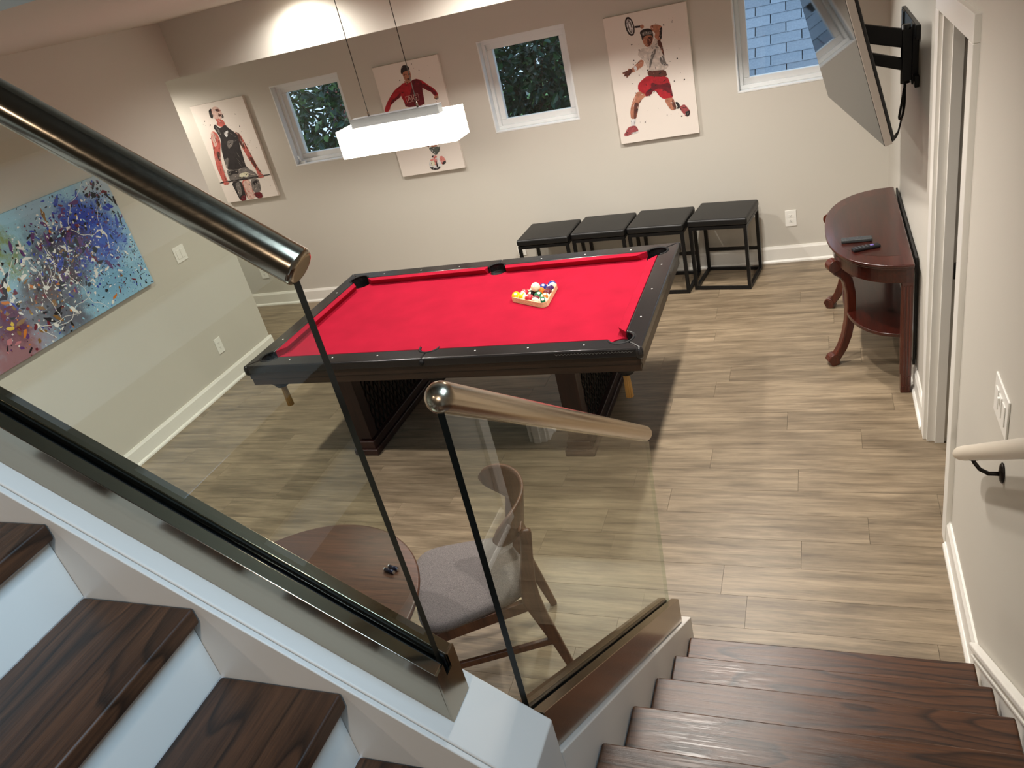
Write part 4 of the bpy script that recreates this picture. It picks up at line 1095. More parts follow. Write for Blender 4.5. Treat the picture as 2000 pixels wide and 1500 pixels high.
POSTER_ART = {'tennis':[('ink',[(-1.22,1.945),(-1.219,1.919),(-1.223,1.897),(-1.232,1.882),(-1.244,1.877),(-1.257,1.881),(-1.27,1.895),(-1.279,1.917),(-1.285,1.943),(-1.285,1.968),(-1.281,1.99),(-1.272,2.005),(-1.26,2.01),(-1.247,2.006),(-1.235,1.992),(-1.225,1.971)]),('white',[(-1.228,1.944),(-1.228,1.924),(-1.23,1.906),(-1.236,1.894),(-1.244,1.89),(-1.253,1.893),(-1.262,1.905),(-1.269,1.922),(-1.273,1.943),(-1.274,1.963),(-1.271,1.981),(-1.265,1.993),(-1.257,1.997),(-1.248,1.993),(-1.239,1.982),(-1.233,1.965)]),('grey',[(-1.236,1.943),(-1.235,1.925),(-1.237,1.91),(-1.24,1.9),(-1.245,1.897),(-1.252,1.9),(-1.258,1.91),(-1.262,1.924),(-1.266,1.942),(-1.267,1.959),(-1.265,1.974),(-1.261,1.984),(-1.256,1.988),(-1.25,1.984),(-1.244,1.975),(-1.239,1.96)]),('white',[(-1.244,1.941),(-1.243,1.928),(-1.243,1.917),(-1.245,1.909),(-1.247,1.906),(-1.25,1.909),(-1.253,1.916),(-1.256,1.927),(-1.258,1.941),(-1.259,1.954),(-1.259,1.965),(-1.257,1.973),(-1.255,1.975),(-1.252,1.973),(-1.249,1.965),(-1.246,1.954)]),('ink',[(-1.219,1.94),(-1.163,1.934),(-1.163,1.922),(-1.219,1.924)]),('skin',[(-1.15,1.923),(-1.153,1.916),(-1.161,1.912),(-1.17,1.914),(-1.177,1.92),(-1.179,1.929),(-1.175,1.936),(-1.167,1.939),(-1.158,1.938),(-1.151,1.931)]),('skin',[(-1.105,1.921),(-1.068,1.923),(-1.039,1.914),(-1.021,1.897),(-1.029,1.852),(-1.037,1.815),(-1.059,1.809),(-1.086,1.838),(-1.075,1.867),(-1.105,1.892)]),('ink',[(-1.041,1.896),(-1.021,1.897),(-1.029,1.852),(-1.037,1.815),(-1.051,1.821)]),('skin',[(-1.166,1.87),(-1.177,1.837),(-1.165,1.8),(-1.147,1.781),(-1.123,1.785),(-1.106,1.803),(-1.094,1.836),(-1.103,1.869)]),('skin_dark',[(-1.138,1.844),(-1.107,1.852),(-1.099,1.823),(-1.122,1.792),(-1.142,1.785)]),('ink',[(-1.188,1.889),(-1.167,1.906),(-1.122,1.907),(-1.096,1.891),(-1.091,1.857),(-1.097,1.823),(-1.101,1.858),(-1.158,1.861),(-1.176,1.83),(-1.179,1.866)]),('grey',[(-1.171,1.887),(-1.131,1.892),(-1.101,1.885),(-1.099,1.863),(-1.135,1.866),(-1.169,1.861)]),('cloth',[(-1.213,1.766),(-1.184,1.782),(-1.151,1.776),(-1.119,1.788),(-1.093,1.815),(-1.078,1.84),(-1.059,1.788),(-1.035,1.783),(-1.03,1.719),(-1.026,1.661),(-1.004,1.629),(-1.033,1.605),(-1.079,1.606),(-1.133,1.597),(-1.161,1.62),(-1.167,1.657),(-1.181,1.696),(-1.222,1.735)]),('grey',[(-1.122,1.735),(-1.088,1.765),(-1.084,1.743),(-1.117,1.692),(-1.134,1.651),(-1.149,1.625),(-1.149,1.654)]),('grey',[(-1.067,1.697),(-1.036,1.706),(-1.027,1.654),(-1.004,1.629),(-1.037,1.634),(-1.065,1.654)]),('skin_dark',[(-1.068,1.817),(-1.041,1.812),(-1.029,1.704),(-1.037,1.699),(-1.052,1.758),(-1.067,1.782)]),('skin',[(-1.206,1.707),(-1.183,1.696),(-1.189,1.668),(-1.203,1.653),(-1.244,1.634),(-1.284,1.625),(-1.305,1.641),(-1.267,1.664),(-1.237,1.684)]),('white',[(-1.266,1.666),(-1.246,1.671),(-1.239,1.641),(-1.258,1.632)]),('skin_dark',[(-1.359,1.636),(-1.336,1.643),(-1.312,1.646),(-1.298,1.662),(-1.27,1.64),(-1.3,1.613),(-1.329,1.593),(-1.327,1.61),(-1.35,1.61),(-1.338,1.623)]),('skin_dark',[(-1.168,1.621),(-1.109,1.611),(-1.033,1.605),(-1.026,1.553),(-1.116,1.557),(-1.166,1.581)]),('red',[(-1.207,1.568),(-1.173,1.585),(-1.114,1.567),(-1.027,1.557),(-1.013,1.514),(-1.006,1.454),(-1.001,1.401),(-1.037,1.395),(-1.074,1.4),(-1.102,1.425),(-1.127,1.473),(-1.159,1.465),(-1.194,1.433),(-1.228,1.469),(-1.256,1.497),(-1.248,1.539)]),('red_dark',[(-1.149,1.537),(-1.092,1.505),(-1.014,1.514),(-1.006,1.454),(-1.001,1.401),(-1.038,1.445),(-1.095,1.484),(-1.134,1.475),(-1.194,1.433),(-1.204,1.472),(-1.155,1.494)]),('skin',[(-1.256,1.496),(-1.196,1.448),(-1.235,1.425),(-1.261,1.402),(-1.276,1.347),(-1.3,1.288),(-1.34,1.292),(-1.336,1.357),(-1.31,1.422)]),('skin_dark',[(-1.296,1.412),(-1.261,1.402),(-1.276,1.347),(-1.3,1.288),(-1.317,1.291)]),('white',[(-1.341,1.296),(-1.3,1.289),(-1.316,1.236),(-1.345,1.236)]),('shoe',[(-1.374,1.235),(-1.316,1.244),(-1.297,1.219),(-1.294,1.193),(-1.333,1.185),(-1.392,1.168),(-1.415,1.181),(-1.395,1.202)]),('white',[(-1.364,1.19),(-1.297,1.195),(-1.295,1.187),(-1.333,1.18)]),('skin',[(-1.073,1.401),(-1.004,1.402),(-0.994,1.363),(-0.987,1.332),(-0.991,1.311),(-1.02,1.308),(-1.041,1.329)]),('skin_dark',[(-1.006,1.395),(-0.994,1.363),(-0.987,1.332),(-0.991,1.311),(-1.008,1.312),(-1.018,1.359)]),('ink',[(-0.994,1.363),(-0.975,1.366),(-0.958,1.338),(-0.965,1.313),(-0.992,1.316),(-0.975,1.33)]),('shoe',[(-0.965,1.324),(-0.927,1.341),(-0.905,1.311),(-0.888,1.282),(-0.896,1.253),(-0.92,1.245),(-0.937,1.267),(-0.956,1.298)]),('ink',[(-0.927,1.284),(-0.89,1.29),(-0.896,1.253),(-0.92,1.245)])],'lift':[('pale',[(-5.142,1.981),(-5.097,1.993),(-5.056,1.976),(-5.044,1.924),(-5.039,1.898),(-5.068,1.876),(-5.118,1.872),(-5.149,1.886),(-5.156,1.929)]),('skin_dark',[(-5.111,1.966),(-5.066,1.969),(-5.057,1.939),(-5.088,1.944),(-5.107,1.955)]),('skin_dark',[(-5.091,1.919),(-5.057,1.917),(-5.071,1.897),(-5.094,1.9)]),('ink',[(-5.18,1.966),(-5.15,1.982),(-5.137,1.971),(-5.157,1.941),(-5.148,1.921),(-5.165,1.893),(-5.186,1.902),(-5.188,1.934)]),('ink',[(-5.05,1.92),(-5.038,1.898),(-5.05,1.877),(-5.066,1.888)]),('redskin',[(-5.141,1.888),(-5.067,1.871),(-5.055,1.847),(-5.053,1.813),(-5.111,1.809),(-5.152,1.832),(-5.133,1.855)]),('redskin',[(-5.248,1.781),(-5.212,1.786),(-5.18,1.757),(-5.182,1.674),(-5.231,1.589),(-5.264,1.492),(-5.278,1.399),(-5.273,1.318),(-5.276,1.286),(-5.332,1.289),(-5.336,1.382),(-5.338,1.462),(-5.316,1.562),(-5.286,1.659),(-5.276,1.718)]),('pale',[(-5.256,1.776),(-5.223,1.783),(-5.206,1.739),(-5.229,1.666),(-5.266,1.64),(-5.267,1.686)]),('skin_dark',[(-5.272,1.61),(-5.229,1.596),(-5.262,1.515),(-5.288,1.519)]),('redskin',[(-4.984,1.75),(-4.939,1.725),(-4.924,1.666),(-4.911,1.593),(-4.896,1.503),(-4.88,1.415),(-4.872,1.344),(-4.846,1.321),(-4.87,1.295),(-4.913,1.306),(-4.906,1.38),(-4.929,1.434),(-4.95,1.51),(-4.967,1.595),(-4.981,1.667)]),('skin_dark',[(-4.981,1.746),(-4.941,1.729),(-4.937,1.668),(-4.938,1.577),(-4.967,1.595),(-4.981,1.667)]),('skin_dark',[(-4.932,1.508),(-4.896,1.503),(-4.889,1.417),(-4.902,1.387),(-4.924,1.445)]),('ink',[(-5.199,1.821),(-5.168,1.844),(-5.15,1.821),(-5.128,1.798),(-5.057,1.825),(-5.037,1.788),(-4.99,1.748),(-4.964,1.702),(-4.987,1.615),(-4.995,1.517),(-5.006,1.433),(-4.983,1.41),(-5.064,1.392),(-5.134,1.409),(-5.232,1.423),(-5.223,1.51),(-5.205,1.616),(-5.166,1.702),(-5.179,1.765)]),('grey',[(-5.178,1.832),(-5.142,1.789),(-5.143,1.729),(-5.165,1.763)]),('grey',[(-5.11,1.679),(-5.022,1.681),(-5.068,1.627),(-5.118,1.603),(-5.122,1.635)]),('grey',[(-5.223,1.51),(-5.159,1.54),(-5.195,1.467),(-5.224,1.427),(-5.228,1.463)]),('white',[(-5.112,1.753),(-5.039,1.774),(-5.091,1.702)]),('grey',[(-5.232,1.432),(-5.136,1.407),(-5.01,1.424),(-4.969,1.389),(-4.919,1.35),(-4.92,1.303),(-5.026,1.308),(-5.241,1.312),(-5.247,1.371)]),('ink',[(-5.224,1.407),(-5.106,1.407),(-5.115,1.369),(-5.189,1.379),(-5.231,1.353)]),('cream',[(-5.117,1.369),(-5.003,1.378),(-5.015,1.328),(-5.122,1.329)]),('ink',[(-5.24,1.304),(-5.125,1.307),(-5.121,1.242),(-5.127,1.178),(-5.145,1.115),(-5.217,1.114),(-5.229,1.215)]),('grey',[(-5.205,1.285),(-5.138,1.3),(-5.164,1.183),(-5.207,1.155)]),('redskin',[(-5.116,1.305),(-5.026,1.309),(-5.031,1.214),(-5.033,1.126),(-5.126,1.117),(-5.123,1.218)]),('pale',[(-5.11,1.297),(-5.02,1.301),(-5.026,1.206),(-5.022,1.128),(-5.124,1.121),(-5.113,1.209)]),('grey',[(-5.014,1.304),(-4.922,1.302),(-4.923,1.248),(-4.94,1.175),(-5.035,1.174)]),('ink',[(-5.003,1.275),(-4.938,1.29),(-4.933,1.258),(-4.999,1.242)]),('red_dark',[(-5.034,1.176),(-4.939,1.172),(-4.945,1.115),(-5.018,1.117)]),('red_dark',[(-5.193,1.154),(-5.131,1.17),(-5.146,1.113),(-5.213,1.113)]),('ink',[(-5.387,1.321),(-5.118,1.322),(-4.767,1.324),(-4.771,1.312),(-5.125,1.307),(-5.389,1.307)]),('redskin',[(-5.265,1.304),(-5.274,1.294),(-5.293,1.288),(-5.316,1.288),(-5.332,1.293),(-5.336,1.303),(-5.326,1.313),(-5.307,1.32),(-5.285,1.32),(-5.269,1.314)]),('redskin',[(-4.844,1.314),(-4.853,1.304),(-4.872,1.298),(-4.893,1.298),(-4.909,1.304),(-4.913,1.313),(-4.904,1.323),(-4.885,1.329),(-4.864,1.329),(-4.849,1.324)])],'foot':[('skin',[(-3.154,1.949),(-3.138,1.958),(-3.076,1.961),(-3.076,1.929),(-3.082,1.901),(-3.101,1.871),(-3.127,1.863),(-3.144,1.884),(-3.15,1.92)]),('ink',[(-3.164,1.948),(-3.153,1.978),(-3.134,2.0),(-3.11,2.004),(-3.077,1.985),(-3.075,1.959),(-3.104,1.955),(-3.137,1.954),(-3.153,1.936)]),('skin_dark',[(-3.142,1.933),(-3.111,1.935),(-3.119,1.923),(-3.141,1.922)]),('skin_dark',[(-3.103,1.933),(-3.077,1.933),(-3.083,1.919),(-3.102,1.922)]),('skin_dark',[(-3.122,1.9),(-3.092,1.899),(-3.101,1.884),(-3.119,1.887)]),('skin',[(-3.152,1.891),(-3.125,1.863),(-3.085,1.88),(-3.079,1.857),(-3.115,1.841),(-3.154,1.855)]),('red',[(-3.156,1.876),(-3.197,1.855),(-3.258,1.832),(-3.317,1.785),(-3.353,1.754),(-3.401,1.699),(-3.407,1.674),(-3.368,1.671),(-3.331,1.72),(-3.276,1.749),(-3.222,1.766),(-3.188,1.816)]),('red',[(-3.06,1.89),(-2.995,1.866),(-2.949,1.82),(-2.908,1.788),(-2.885,1.751),(-2.882,1.725),(-2.919,1.722),(-2.934,1.759),(-2.97,1.78),(-3.005,1.804)]),('red_dark',[(-2.994,1.842),(-2.951,1.813),(-2.911,1.777),(-2.889,1.737),(-2.917,1.727),(-2.932,1.763),(-2.97,1.781),(-3.005,1.804)]),('red_dark',[(-3.321,1.748),(-3.269,1.77),(-3.209,1.805),(-3.226,1.767),(-3.277,1.747),(-3.331,1.72)]),('skin',[(-2.923,1.724),(-2.883,1.729),(-2.885,1.706),(-2.91,1.695),(-2.927,1.707)]),('ink',[(-2.922,1.707),(-2.884,1.711),(-2.891,1.697),(-2.91,1.695)]),('red_dark',[(-3.156,1.876),(-3.128,1.854),(-3.067,1.884),(-3.018,1.874),(-2.994,1.842),(-3.011,1.787),(-3.015,1.728),(-3.022,1.67),(-3.203,1.675),(-3.203,1.729),(-3.218,1.769),(-3.205,1.826)]),('red',[(-3.156,1.876),(-3.128,1.854),(-3.079,1.871),(-3.107,1.81),(-3.139,1.764),(-3.187,1.697),(-3.203,1.729),(-3.218,1.769),(-3.205,1.826)]),('white',[(-3.207,1.677),(-3.022,1.67),(-3.022,1.58),(-3.025,1.512),(-3.092,1.522),(-3.166,1.51),(-3.199,1.577)]),('skin',[(-3.092,1.522),(-3.01,1.517),(-3.003,1.424),(-3.001,1.326),(-3.077,1.326),(-3.088,1.421)]),('skin_dark',[(-3.166,1.51),(-3.092,1.522),(-3.079,1.42),(-3.081,1.326),(-3.113,1.339),(-3.147,1.43)]),('sock',[(-3.098,1.329),(-2.988,1.322),(-2.994,1.29),(-3.039,1.252),(-3.069,1.277)]),('white',[(-3.015,1.175),(-3.024,1.158),(-3.039,1.143),(-3.057,1.134),(-3.077,1.13),(-3.097,1.133),(-3.114,1.141),(-3.126,1.155),(-3.131,1.173),(-3.129,1.191),(-3.12,1.209),(-3.105,1.223),(-3.087,1.232),(-3.067,1.236),(-3.047,1.233),(-3.03,1.225),(-3.019,1.211),(-3.014,1.194)]),('ink',[(-3.133,1.166),(-3.114,1.157),(-3.072,1.145),(-3.026,1.159),(-3.039,1.137),(-3.077,1.129),(-3.119,1.14)]),('pink',[(-3.117,1.22),(-3.073,1.234),(-3.041,1.221),(-3.058,1.164),(-3.082,1.175),(-3.09,1.208)]),('cream',[(-3.071,1.188),(-3.079,1.175),(-3.093,1.168),(-3.106,1.17),(-3.115,1.18),(-3.115,1.194),(-3.107,1.207),(-3.093,1.214),(-3.08,1.212),(-3.071,1.202)]),('ink',[(-3.055,1.219),(-3.051,1.187),(-3.048,1.154),(-3.067,1.149),(-3.06,1.188)]),('pink',[(-3.013,1.241),(-2.982,1.241),(-2.964,1.205),(-2.968,1.182),(-3.003,1.164),(-3.018,1.194)]),('ink',[(-3.007,1.187),(-2.964,1.199),(-2.969,1.177),(-3.003,1.164)]),('pink',[(-3.09,1.252),(-3.053,1.255),(-3.034,1.244),(-3.046,1.23),(-3.081,1.237)]),('ink',[(-3.084,1.255),(-3.062,1.256),(-3.071,1.241),(-3.087,1.241)])],'aig':[[-3.179,6.126,1.763],[-3.059,6.126,1.769],[-3.061,6.126,1.721],[-3.173,6.126,1.713]]}
# ---------------------------------------------------------------- canvas prints on the back wall
PY = YB - 0.030
M['canvas'] = pmat('canvas_white', (226, 217, 208), .8, bump=.05, bscale=500)
def inkmat(name, col, var=.6, sc=42):
    return pmat('print_' + name, col, .8, var=var, vscale=sc)
ART = {'skin': (168, 112, 88), 'skin_dark': (92, 52, 42), 'ink': (40, 34, 34), 'grey': (112, 106, 102), 'white': (228, 220, 214), 'cloth': (196, 184, 174), 'red': (164, 30, 40), 'red_dark': (100, 20, 30),
       'pink': (214, 132, 122), 'shoe': (150, 70, 72), 'pale': (220, 176, 164), 'redskin': (186, 92, 82), 'cream': (222, 206, 180), 'sock': (84, 88, 82)}
ARTM = {k: inkmat(k, v) for k, v in ART.items()}
AK = list(ARTM)
def chaikin(p):
    out = []
    for i in range(len(p)):
        a, b = p[i], p[(i+1) % len(p)]
        out += [(a[0]*.78 + b[0]*.22, a[1]*.78 + b[1]*.22), (a[0]*.22 + b[0]*.78, a[1]*.22 + b[1]*.78)]
    return out
def canvas_print(name, label, x0, x1, z0, z1, art, seed, spec_box):
    o = thing(name, label, 'canvas print', ((x0+x1)/2, YB, z0))
    MB().box(x0, PY, z0, x1, YB - .001, z1).build('canvas', M['canvas'], o, bevel=.002)
    mb = MB(); d = .0004
    for i, (c, p) in enumerate(art):
        p = chaikin(p)
        p = [(min(max(a, x0), x1), min(max(b, z0), z1)) for a, b in p]
        area = sum(p[i_][0]*p[(i_+1) % len(p)][1] - p[(i_+1) % len(p)][0]*p[i_][1] for i_ in range(len(p)))
        if area < 0: p = p[::-1]
        y = PY - d - i*.00006
        mb.add([(a, y, b) for a, b in p], [tuple(range(len(p)))], AK.index(c))
    r = random.Random(seed + 50)
    for i, (c, p) in enumerate(art):
        xs_, zs_ = [q[0] for q in p], [q[1] for q in p]
        size = max(max(xs_) - min(xs_), max(zs_) - min(zs_))
        if size < .03: continue
        cx, cz = sum(xs_)/len(p), sum(zs_)/len(p)
        for k in range(int(4 + size*46)):
            a_ = r.randrange(len(p)); b_ = (a_ + r.choice((1, 1, 2))) % len(p)
            t0, t1 = r.uniform(.05, .95), r.uniform(.05, .95); f0, f1 = r.uniform(.45, 1.03), r.uniform(.45, 1.03)
            P0 = (cx + (p[a_][0]*(1-t0) + p[b_][0]*t0 - cx)*f0, cz + (p[a_][1]*(1-t0) + p[b_][1]*t0 - cz)*f0)
            P1 = (cx + (p[a_][0]*(1-t1) + p[b_][0]*t1 - cx)*f1, cz + (p[a_][1]*(1-t1) + p[b_][1]*t1 - cz)*f1)
            dx, dz = P1[0] - P0[0], P1[1] - P0[1]; L_ = math.hypot(dx, dz)
            if L_ < .006: continue
            if L_ > .07: P1 = (P0[0] + dx/L_*.07, P0[1] + dz/L_*.07)
            w_ = r.uniform(.0012, .0042); nx, nz_ = -dz/L_*w_, dx/L_*w_
            dark = {'skin': 'skin_dark', 'red': 'red_dark', 'pale': 'redskin', 'redskin': 'skin_dark', 'cloth': 'grey', 'grey': 'ink', 'white': 'grey', 'ink': 'grey', 'pink': 'red', 'shoe': 'ink'}.get(c, 'ink')
            lite = {'skin': 'pale', 'red': 'red', 'redskin': 'pale', 'ink': 'ink', 'cloth': 'white', 'red_dark': 'red', 'skin_dark': 'skin', 'grey': 'cloth'}.get(c, 'white')
            cc = dark if r.random() < .55 else lite
            y = PY - d - (len(art) + 2)*.00006 - (k % 7)*.00003
            mx_, mz_ = (P0[0] + P1[0])/2, (P0[1] + P1[1])/2
            q4 = [(P0[0], P0[1]), (mx_ + nx, mz_ + nz_), (P1[0], P1[1]), (mx_ - nx, mz_ - nz_)]
            if any(not (x0 < u_ < x1 and z0 < v_ < z1) for u_, v_ in q4): continue
            if sum(q4[i_][0]*q4[(i_+1) % 4][1] - q4[(i_+1) % 4][0]*q4[i_][1] for i_ in range(4)) < 0: q4 = q4[::-1]
            mb.add([(u_, y, v_) for u_, v_ in q4], [(0, 1, 2, 3)], AK.index(cc))
    mb.build('printed_figure', [ARTM[k] for k in AK], o, merge=False)
    r = random.Random(seed); sp = MB(); bx0, bz0, bx1, bz1 = spec_box
    for k in range(70):
        cx, cz = r.uniform(bx0, bx1), r.uniform(bz0, bz1); s_ = r.choice([.0015, .002, .002, .003, .005]); e = r.uniform(.5, 1.6); a0 = r.uniform(0, 3)
        p = [(cx + s_*e*math.cos(t)*math.cos(a0) - s_*math.sin(t)*math.sin(a0), cz + s_*e*math.cos(t)*math.sin(a0) + s_*math.sin(t)*math.cos(a0)) for t in [2*PI*i/7 for i in range(7)]]
        sp.add([(a, PY - .0004, b) for a, b in p], [tuple(range(7))], r.choice([0, 0, 1]))
    so = sp.build('ink_splash', [ARTM['ink'], ARTM['grey']], o, merge=False); so['kind'] = 'stuff'
    return o
canvas_print('canvas_print', 'canvas print of an athlete with headphones and black tank top lifting a bar', -5.372, -4.764, 1.113, 2.030, POSTER_ART['lift'], 1, (-5.3, 1.2, -4.8, 1.95))
c2 = canvas_print('canvas_print', 'canvas print of a footballer in red shirt, partly hidden behind the pendant lamp', -3.413, -2.805, 1.113, 2.030, POSTER_ART['foot'], 2, (-3.2, 1.3, -2.9, 2.0))
canvas_print('canvas_print', 'canvas print of a tennis player in red shorts swinging a racket', -1.441, -0.837, 1.113, 2.030, POSTER_ART['tennis'], 3, (-1.30, 1.25, -.88, 1.95))
# sponsor lettering on the football shirt
qa = [Vector(p) for p in POSTER_ART['aig']]
ym = PY - .0042
gold = pmat('print_lettering', (206, 160, 150), .8)
me = text_mesh('AIG', .056); lt_o = bpy.data.objects.new('shirt_lettering', me); C.objects.link(lt_o); lt_o.parent = c2
me.materials.clear(); me.materials.append(gold)
ctr = (qa[0] + qa[1] + qa[2] + qa[3])/4
lt_o.location = Vector((ctr.x, ym, ctr.z)) - c2.location; lt_o.rotation_euler = (PI/2, 0, 0)
fm = MB()
for i in range(4):
    a, b_ = qa[i], qa[(i+1) % 4]; fm.bar((a.x, ym, a.z), (b_.x, ym, b_.z), .0022, .0004, up=(0, 1, 0))
fm.build('lettering_frame', gold, c2, merge=False)

# ---------------------------------------------------------------- abstract splatter painting on the left wall
PW0, PW1, PZ0, PZ1 = 2.50, 4.172, 1.075, 1.898
pa = thing('abstract_painting', 'large blue abstract splatter painting hung on the left wall', 'painting', (XL, (PW0 + PW1)/2, PZ0))
m, nt, b = newmat('splatter_ground'); N = nt.nodes.new; L = nt.links
tc = N('ShaderNodeTexCoord')
nz = N('ShaderNodeTexNoise'); nz.inputs['Scale'].default_value = 5.5; nz.inputs['Detail'].default_value = 9; nz.inputs['Roughness'].default_value = .7
L.new(tc.outputs['Object'], nz.inputs['Vector'])
sb = N('ShaderNodeVectorMath'); sb.operation = 'SUBTRACT'; sb.inputs[1].default_value = (.5, .5, .5); L.new(nz.outputs['Color'], sb.inputs[0])
sc_ = N('ShaderNodeVectorMath'); sc_.operation = 'SCALE'; sc_.inputs['Scale'].default_value = .55; L.new(sb.outputs[0], sc_.inputs[0])
ps = N('ShaderNodeVectorMath'); ps.operation = 'ADD'; L.new(tc.outputs['Object'], ps.inputs[0]); L.new(sc_.outputs[0], ps.inputs[1])
def blob(prev, col, y, z, r0, r1, amt=1.0):
    v = N('ShaderNodeVectorMath'); v.operation = 'DISTANCE'
    sp2 = N('ShaderNodeSeparateXYZ'); L.new(ps.outputs[0], sp2.inputs[0]); cb_ = N('ShaderNodeCombineXYZ')
    L.new(sp2.outputs[1], cb_.inputs[1]); L.new(sp2.outputs[2], cb_.inputs[2]); L.new(cb_.outputs[0], v.inputs[0])
    v.inputs[1].default_value = (0, y - pa.location.y, z - pa.location.z)
    mr = N('ShaderNodeMapRange'); mr.interpolation_type = 'SMOOTHSTEP'; mr.inputs[1].default_value = r0; mr.inputs[2].default_value = r1; mr.inputs[3].default_value = amt; mr.inputs[4].default_value = 0
    L.new(v.outputs['Value'], mr.inputs[0])
    mx = N('ShaderNodeMix'); mx.data_type = 'RGBA'; mx.inputs[7].default_value = lin(col)
    L.new(mr.outputs[0], mx.inputs[0])
    if isinstance(prev, tuple): mx.inputs[6].default_value = lin(prev)
    else: L.new(prev, mx.inputs[6])
    return mx.outputs[2]
c = (150, 198, 226)
c = blob(c, (172, 186, 200), 4.15, 1.88, .05, .32)
c = blob(c, (110, 168, 208), 3.85, 1.25, .05, .30, .8)
c = blob(c, (36, 66, 186), 3.80, 1.62, .10, .36)
c = blob(c, (50, 92, 200), 3.95, 1.52, .02, .24)
c = blob(c, (150, 180, 205), 3.55, 1.86, .02, .24)
c = blob(c, (66, 52, 70), 3.52, 1.48, .08, .34)
c = blob(c, (84, 66, 62), 3.36, 1.36, .05, .30)
c = blob(c, (96, 100, 116), 3.42, 1.16, .05, .26)
c = blob(c, (150, 108, 116), 2.98, 1.14, .10, .36)
c = blob(c, (92, 40, 76), 3.02, 1.36, .04, .26)
c = blob(c, (126, 142, 60), 3.20, 1.70, .03, .17)
c = blob(c, (150, 176, 200), 3.0, 1.85, .05, .26)
c = blob(c, (48, 34, 84), 3.68, 1.60, .02, .20)
L.new(c, b.inputs['Base Color']); b.inputs['Roughness'].default_value = .5
MB().box(XL + .001, PW0, PZ0, XL + .030, PW1, PZ1).build('canvas', m, pa, bevel=.002)
SPC = [('white', (232, 232, 230)), ('black', (18, 18, 26)), ('crimson', (110, 22, 40)), ('ultramarine', (44, 66, 178)), ('purple', (92, 50, 116)), ('orange', (206, 120, 36)), ('sky', (150, 200, 226)), ('ochre', (140, 102, 50)), ('yellow', (222, 190, 50)), ('rose', (190, 120, 130))]
spm = [pmat('splatter_' + k, v, .35) for k, v in SPC]
rp_ = random.Random(11); sp = MB(); lay = [0]
def splat(y, z, s, mi, el=1.0, ang=0.0):
    n = 9; lay[0] += 1; x = XL + .0303 + (lay[0] % 40)*.00003
    ph = [1 + rp_.uniform(-.35, .35) for _ in range(n)]
    p = []
    for i in range(n):
        t = 2*PI*i/n; a, b_ = s*el*math.cos(t)*ph[i], s*math.sin(t)*ph[i]
        p.append((x, min(max(y + a*math.cos(ang) - b_*math.sin(ang), PW0), PW1), min(max(z + a*math.sin(ang) + b_*math.cos(ang), PZ0), PZ1)))
    sp.add(p, [tuple(range(n))], mi)
def gauss(y, z, sy, sz):
    while True:
        a, b_ = rp_.gauss(y, sy), rp_.gauss(z, sz)
        if PW0 + .005 < a < PW1 - .005 and PZ0 + .005 < b_ < PZ1 - .005: return a, b_
def many(n, y, z, sy, sz, pal, s0, s1):
    for _ in range(n):
        a, b_ = gauss(y, z, sy, sz); s = s0*(s1/s0)**(rp_.random()**2.2)
        splat(a, b_, s, rp_.choice(pal), rp_.choice([1, 1, 1.3, 2.2, 3.2]), rp_.uniform(0, PI))
many(300, 3.78, 1.58, .20, .16, [3, 3, 3, 4, 1], .004, .018)
many(240, 3.55, 1.48, .18, .14, [1, 2, 4, 4, 7, 1], .003, .015)
many(150, 3.25, 1.35, .22, .18, [1, 2, 7, 7, 5, 4, 3], .003, .016)
many(90, 3.05, 1.50, .18, .20, [5, 7, 8, 2, 1, 9], .004, .016)
many(700, 3.80, 1.50, .30, .24, [1, 1, 1, 2, 3], .0015, .007)
many(900, 3.62, 1.50, .30, .21, [0, 0, 0, 6], .0015, .008)
many(170, 4.05, 1.35, .10, .20, [1, 1, 3], .002, .007)
many(60, 4.08, 1.78, .07, .08, [1, 2, 1], .003, .013)
many(80, 2.9, 1.25, .22, .15, [9, 2, 0, 1, 7], .004, .018)
for y, z in ((3.72, 1.66), (3.55, 1.42), (3.95, 1.55), (3.36, 1.40), (3.30, 1.16), (3.12, 1.52), (3.18, 1.22), (3.48, 1.56)):
    splat(y, z, .014, 0, 1.4, rp_.uniform(0, 3))
    for _ in range(2):
        ang = rp_.uniform(0, 2*PI); k = rp_.randint(5, 12); cy, cz = y, z; w_ = .0042
        for i in range(k*3):
            ny, nz2 = cy + .011*math.cos(ang), cz + .011*math.sin(ang)
            if not (PW0 + .01 < ny < PW1 - .01 and PZ0 + .01 < nz2 < PZ1 - .01): break
            lay[0] += 1; x = XL + .0306 + (lay[0] % 40)*.00003
            nx_, ny_ = -math.sin(ang)*w_/2, math.cos(ang)*w_/2
            sp.add([(x, cy + nx_, cz + ny_), (x, cy - nx_, cz - ny_), (x, ny - nx_*.95, nz2 - ny_*.95), (x, ny + nx_*.95, nz2 + ny_*.95)], [(0, 1, 2, 3)], 0)
            cy, cz = ny, nz2; ang += rp_.uniform(-.32, .32); w_ *= .985
for _ in range(26):
    y, z = gauss(3.85, 1.38, .22, .16); ang = rp_.uniform(-.9, .9)
    for i in range(rp_.randint(4, 9)):
        ny, nz2 = y + .010*math.cos(ang), z + .010*math.sin(ang)
        if not (PW0 + .01 < ny < PW1 - .01 and PZ0 + .01 < nz2 < PZ1 - .01): break
        lay[0] += 1; x = XL + .0303 + (lay[0] % 40)*.00003
        sp.add([(x, y, z + .0012), (x, y, z - .0012), (x, ny, nz2 - .0012), (x, ny, nz2 + .0012)], [(0, 1, 2, 3)], 1)
        y, z = ny, nz2; ang += rp_.uniform(-.25, .25)
many(60, 3.6, 1.48, .26, .20, [0], .006, .014)
so = sp.build('paint_splatter', spm, pa, merge=False); so['kind'] = 'stuff'

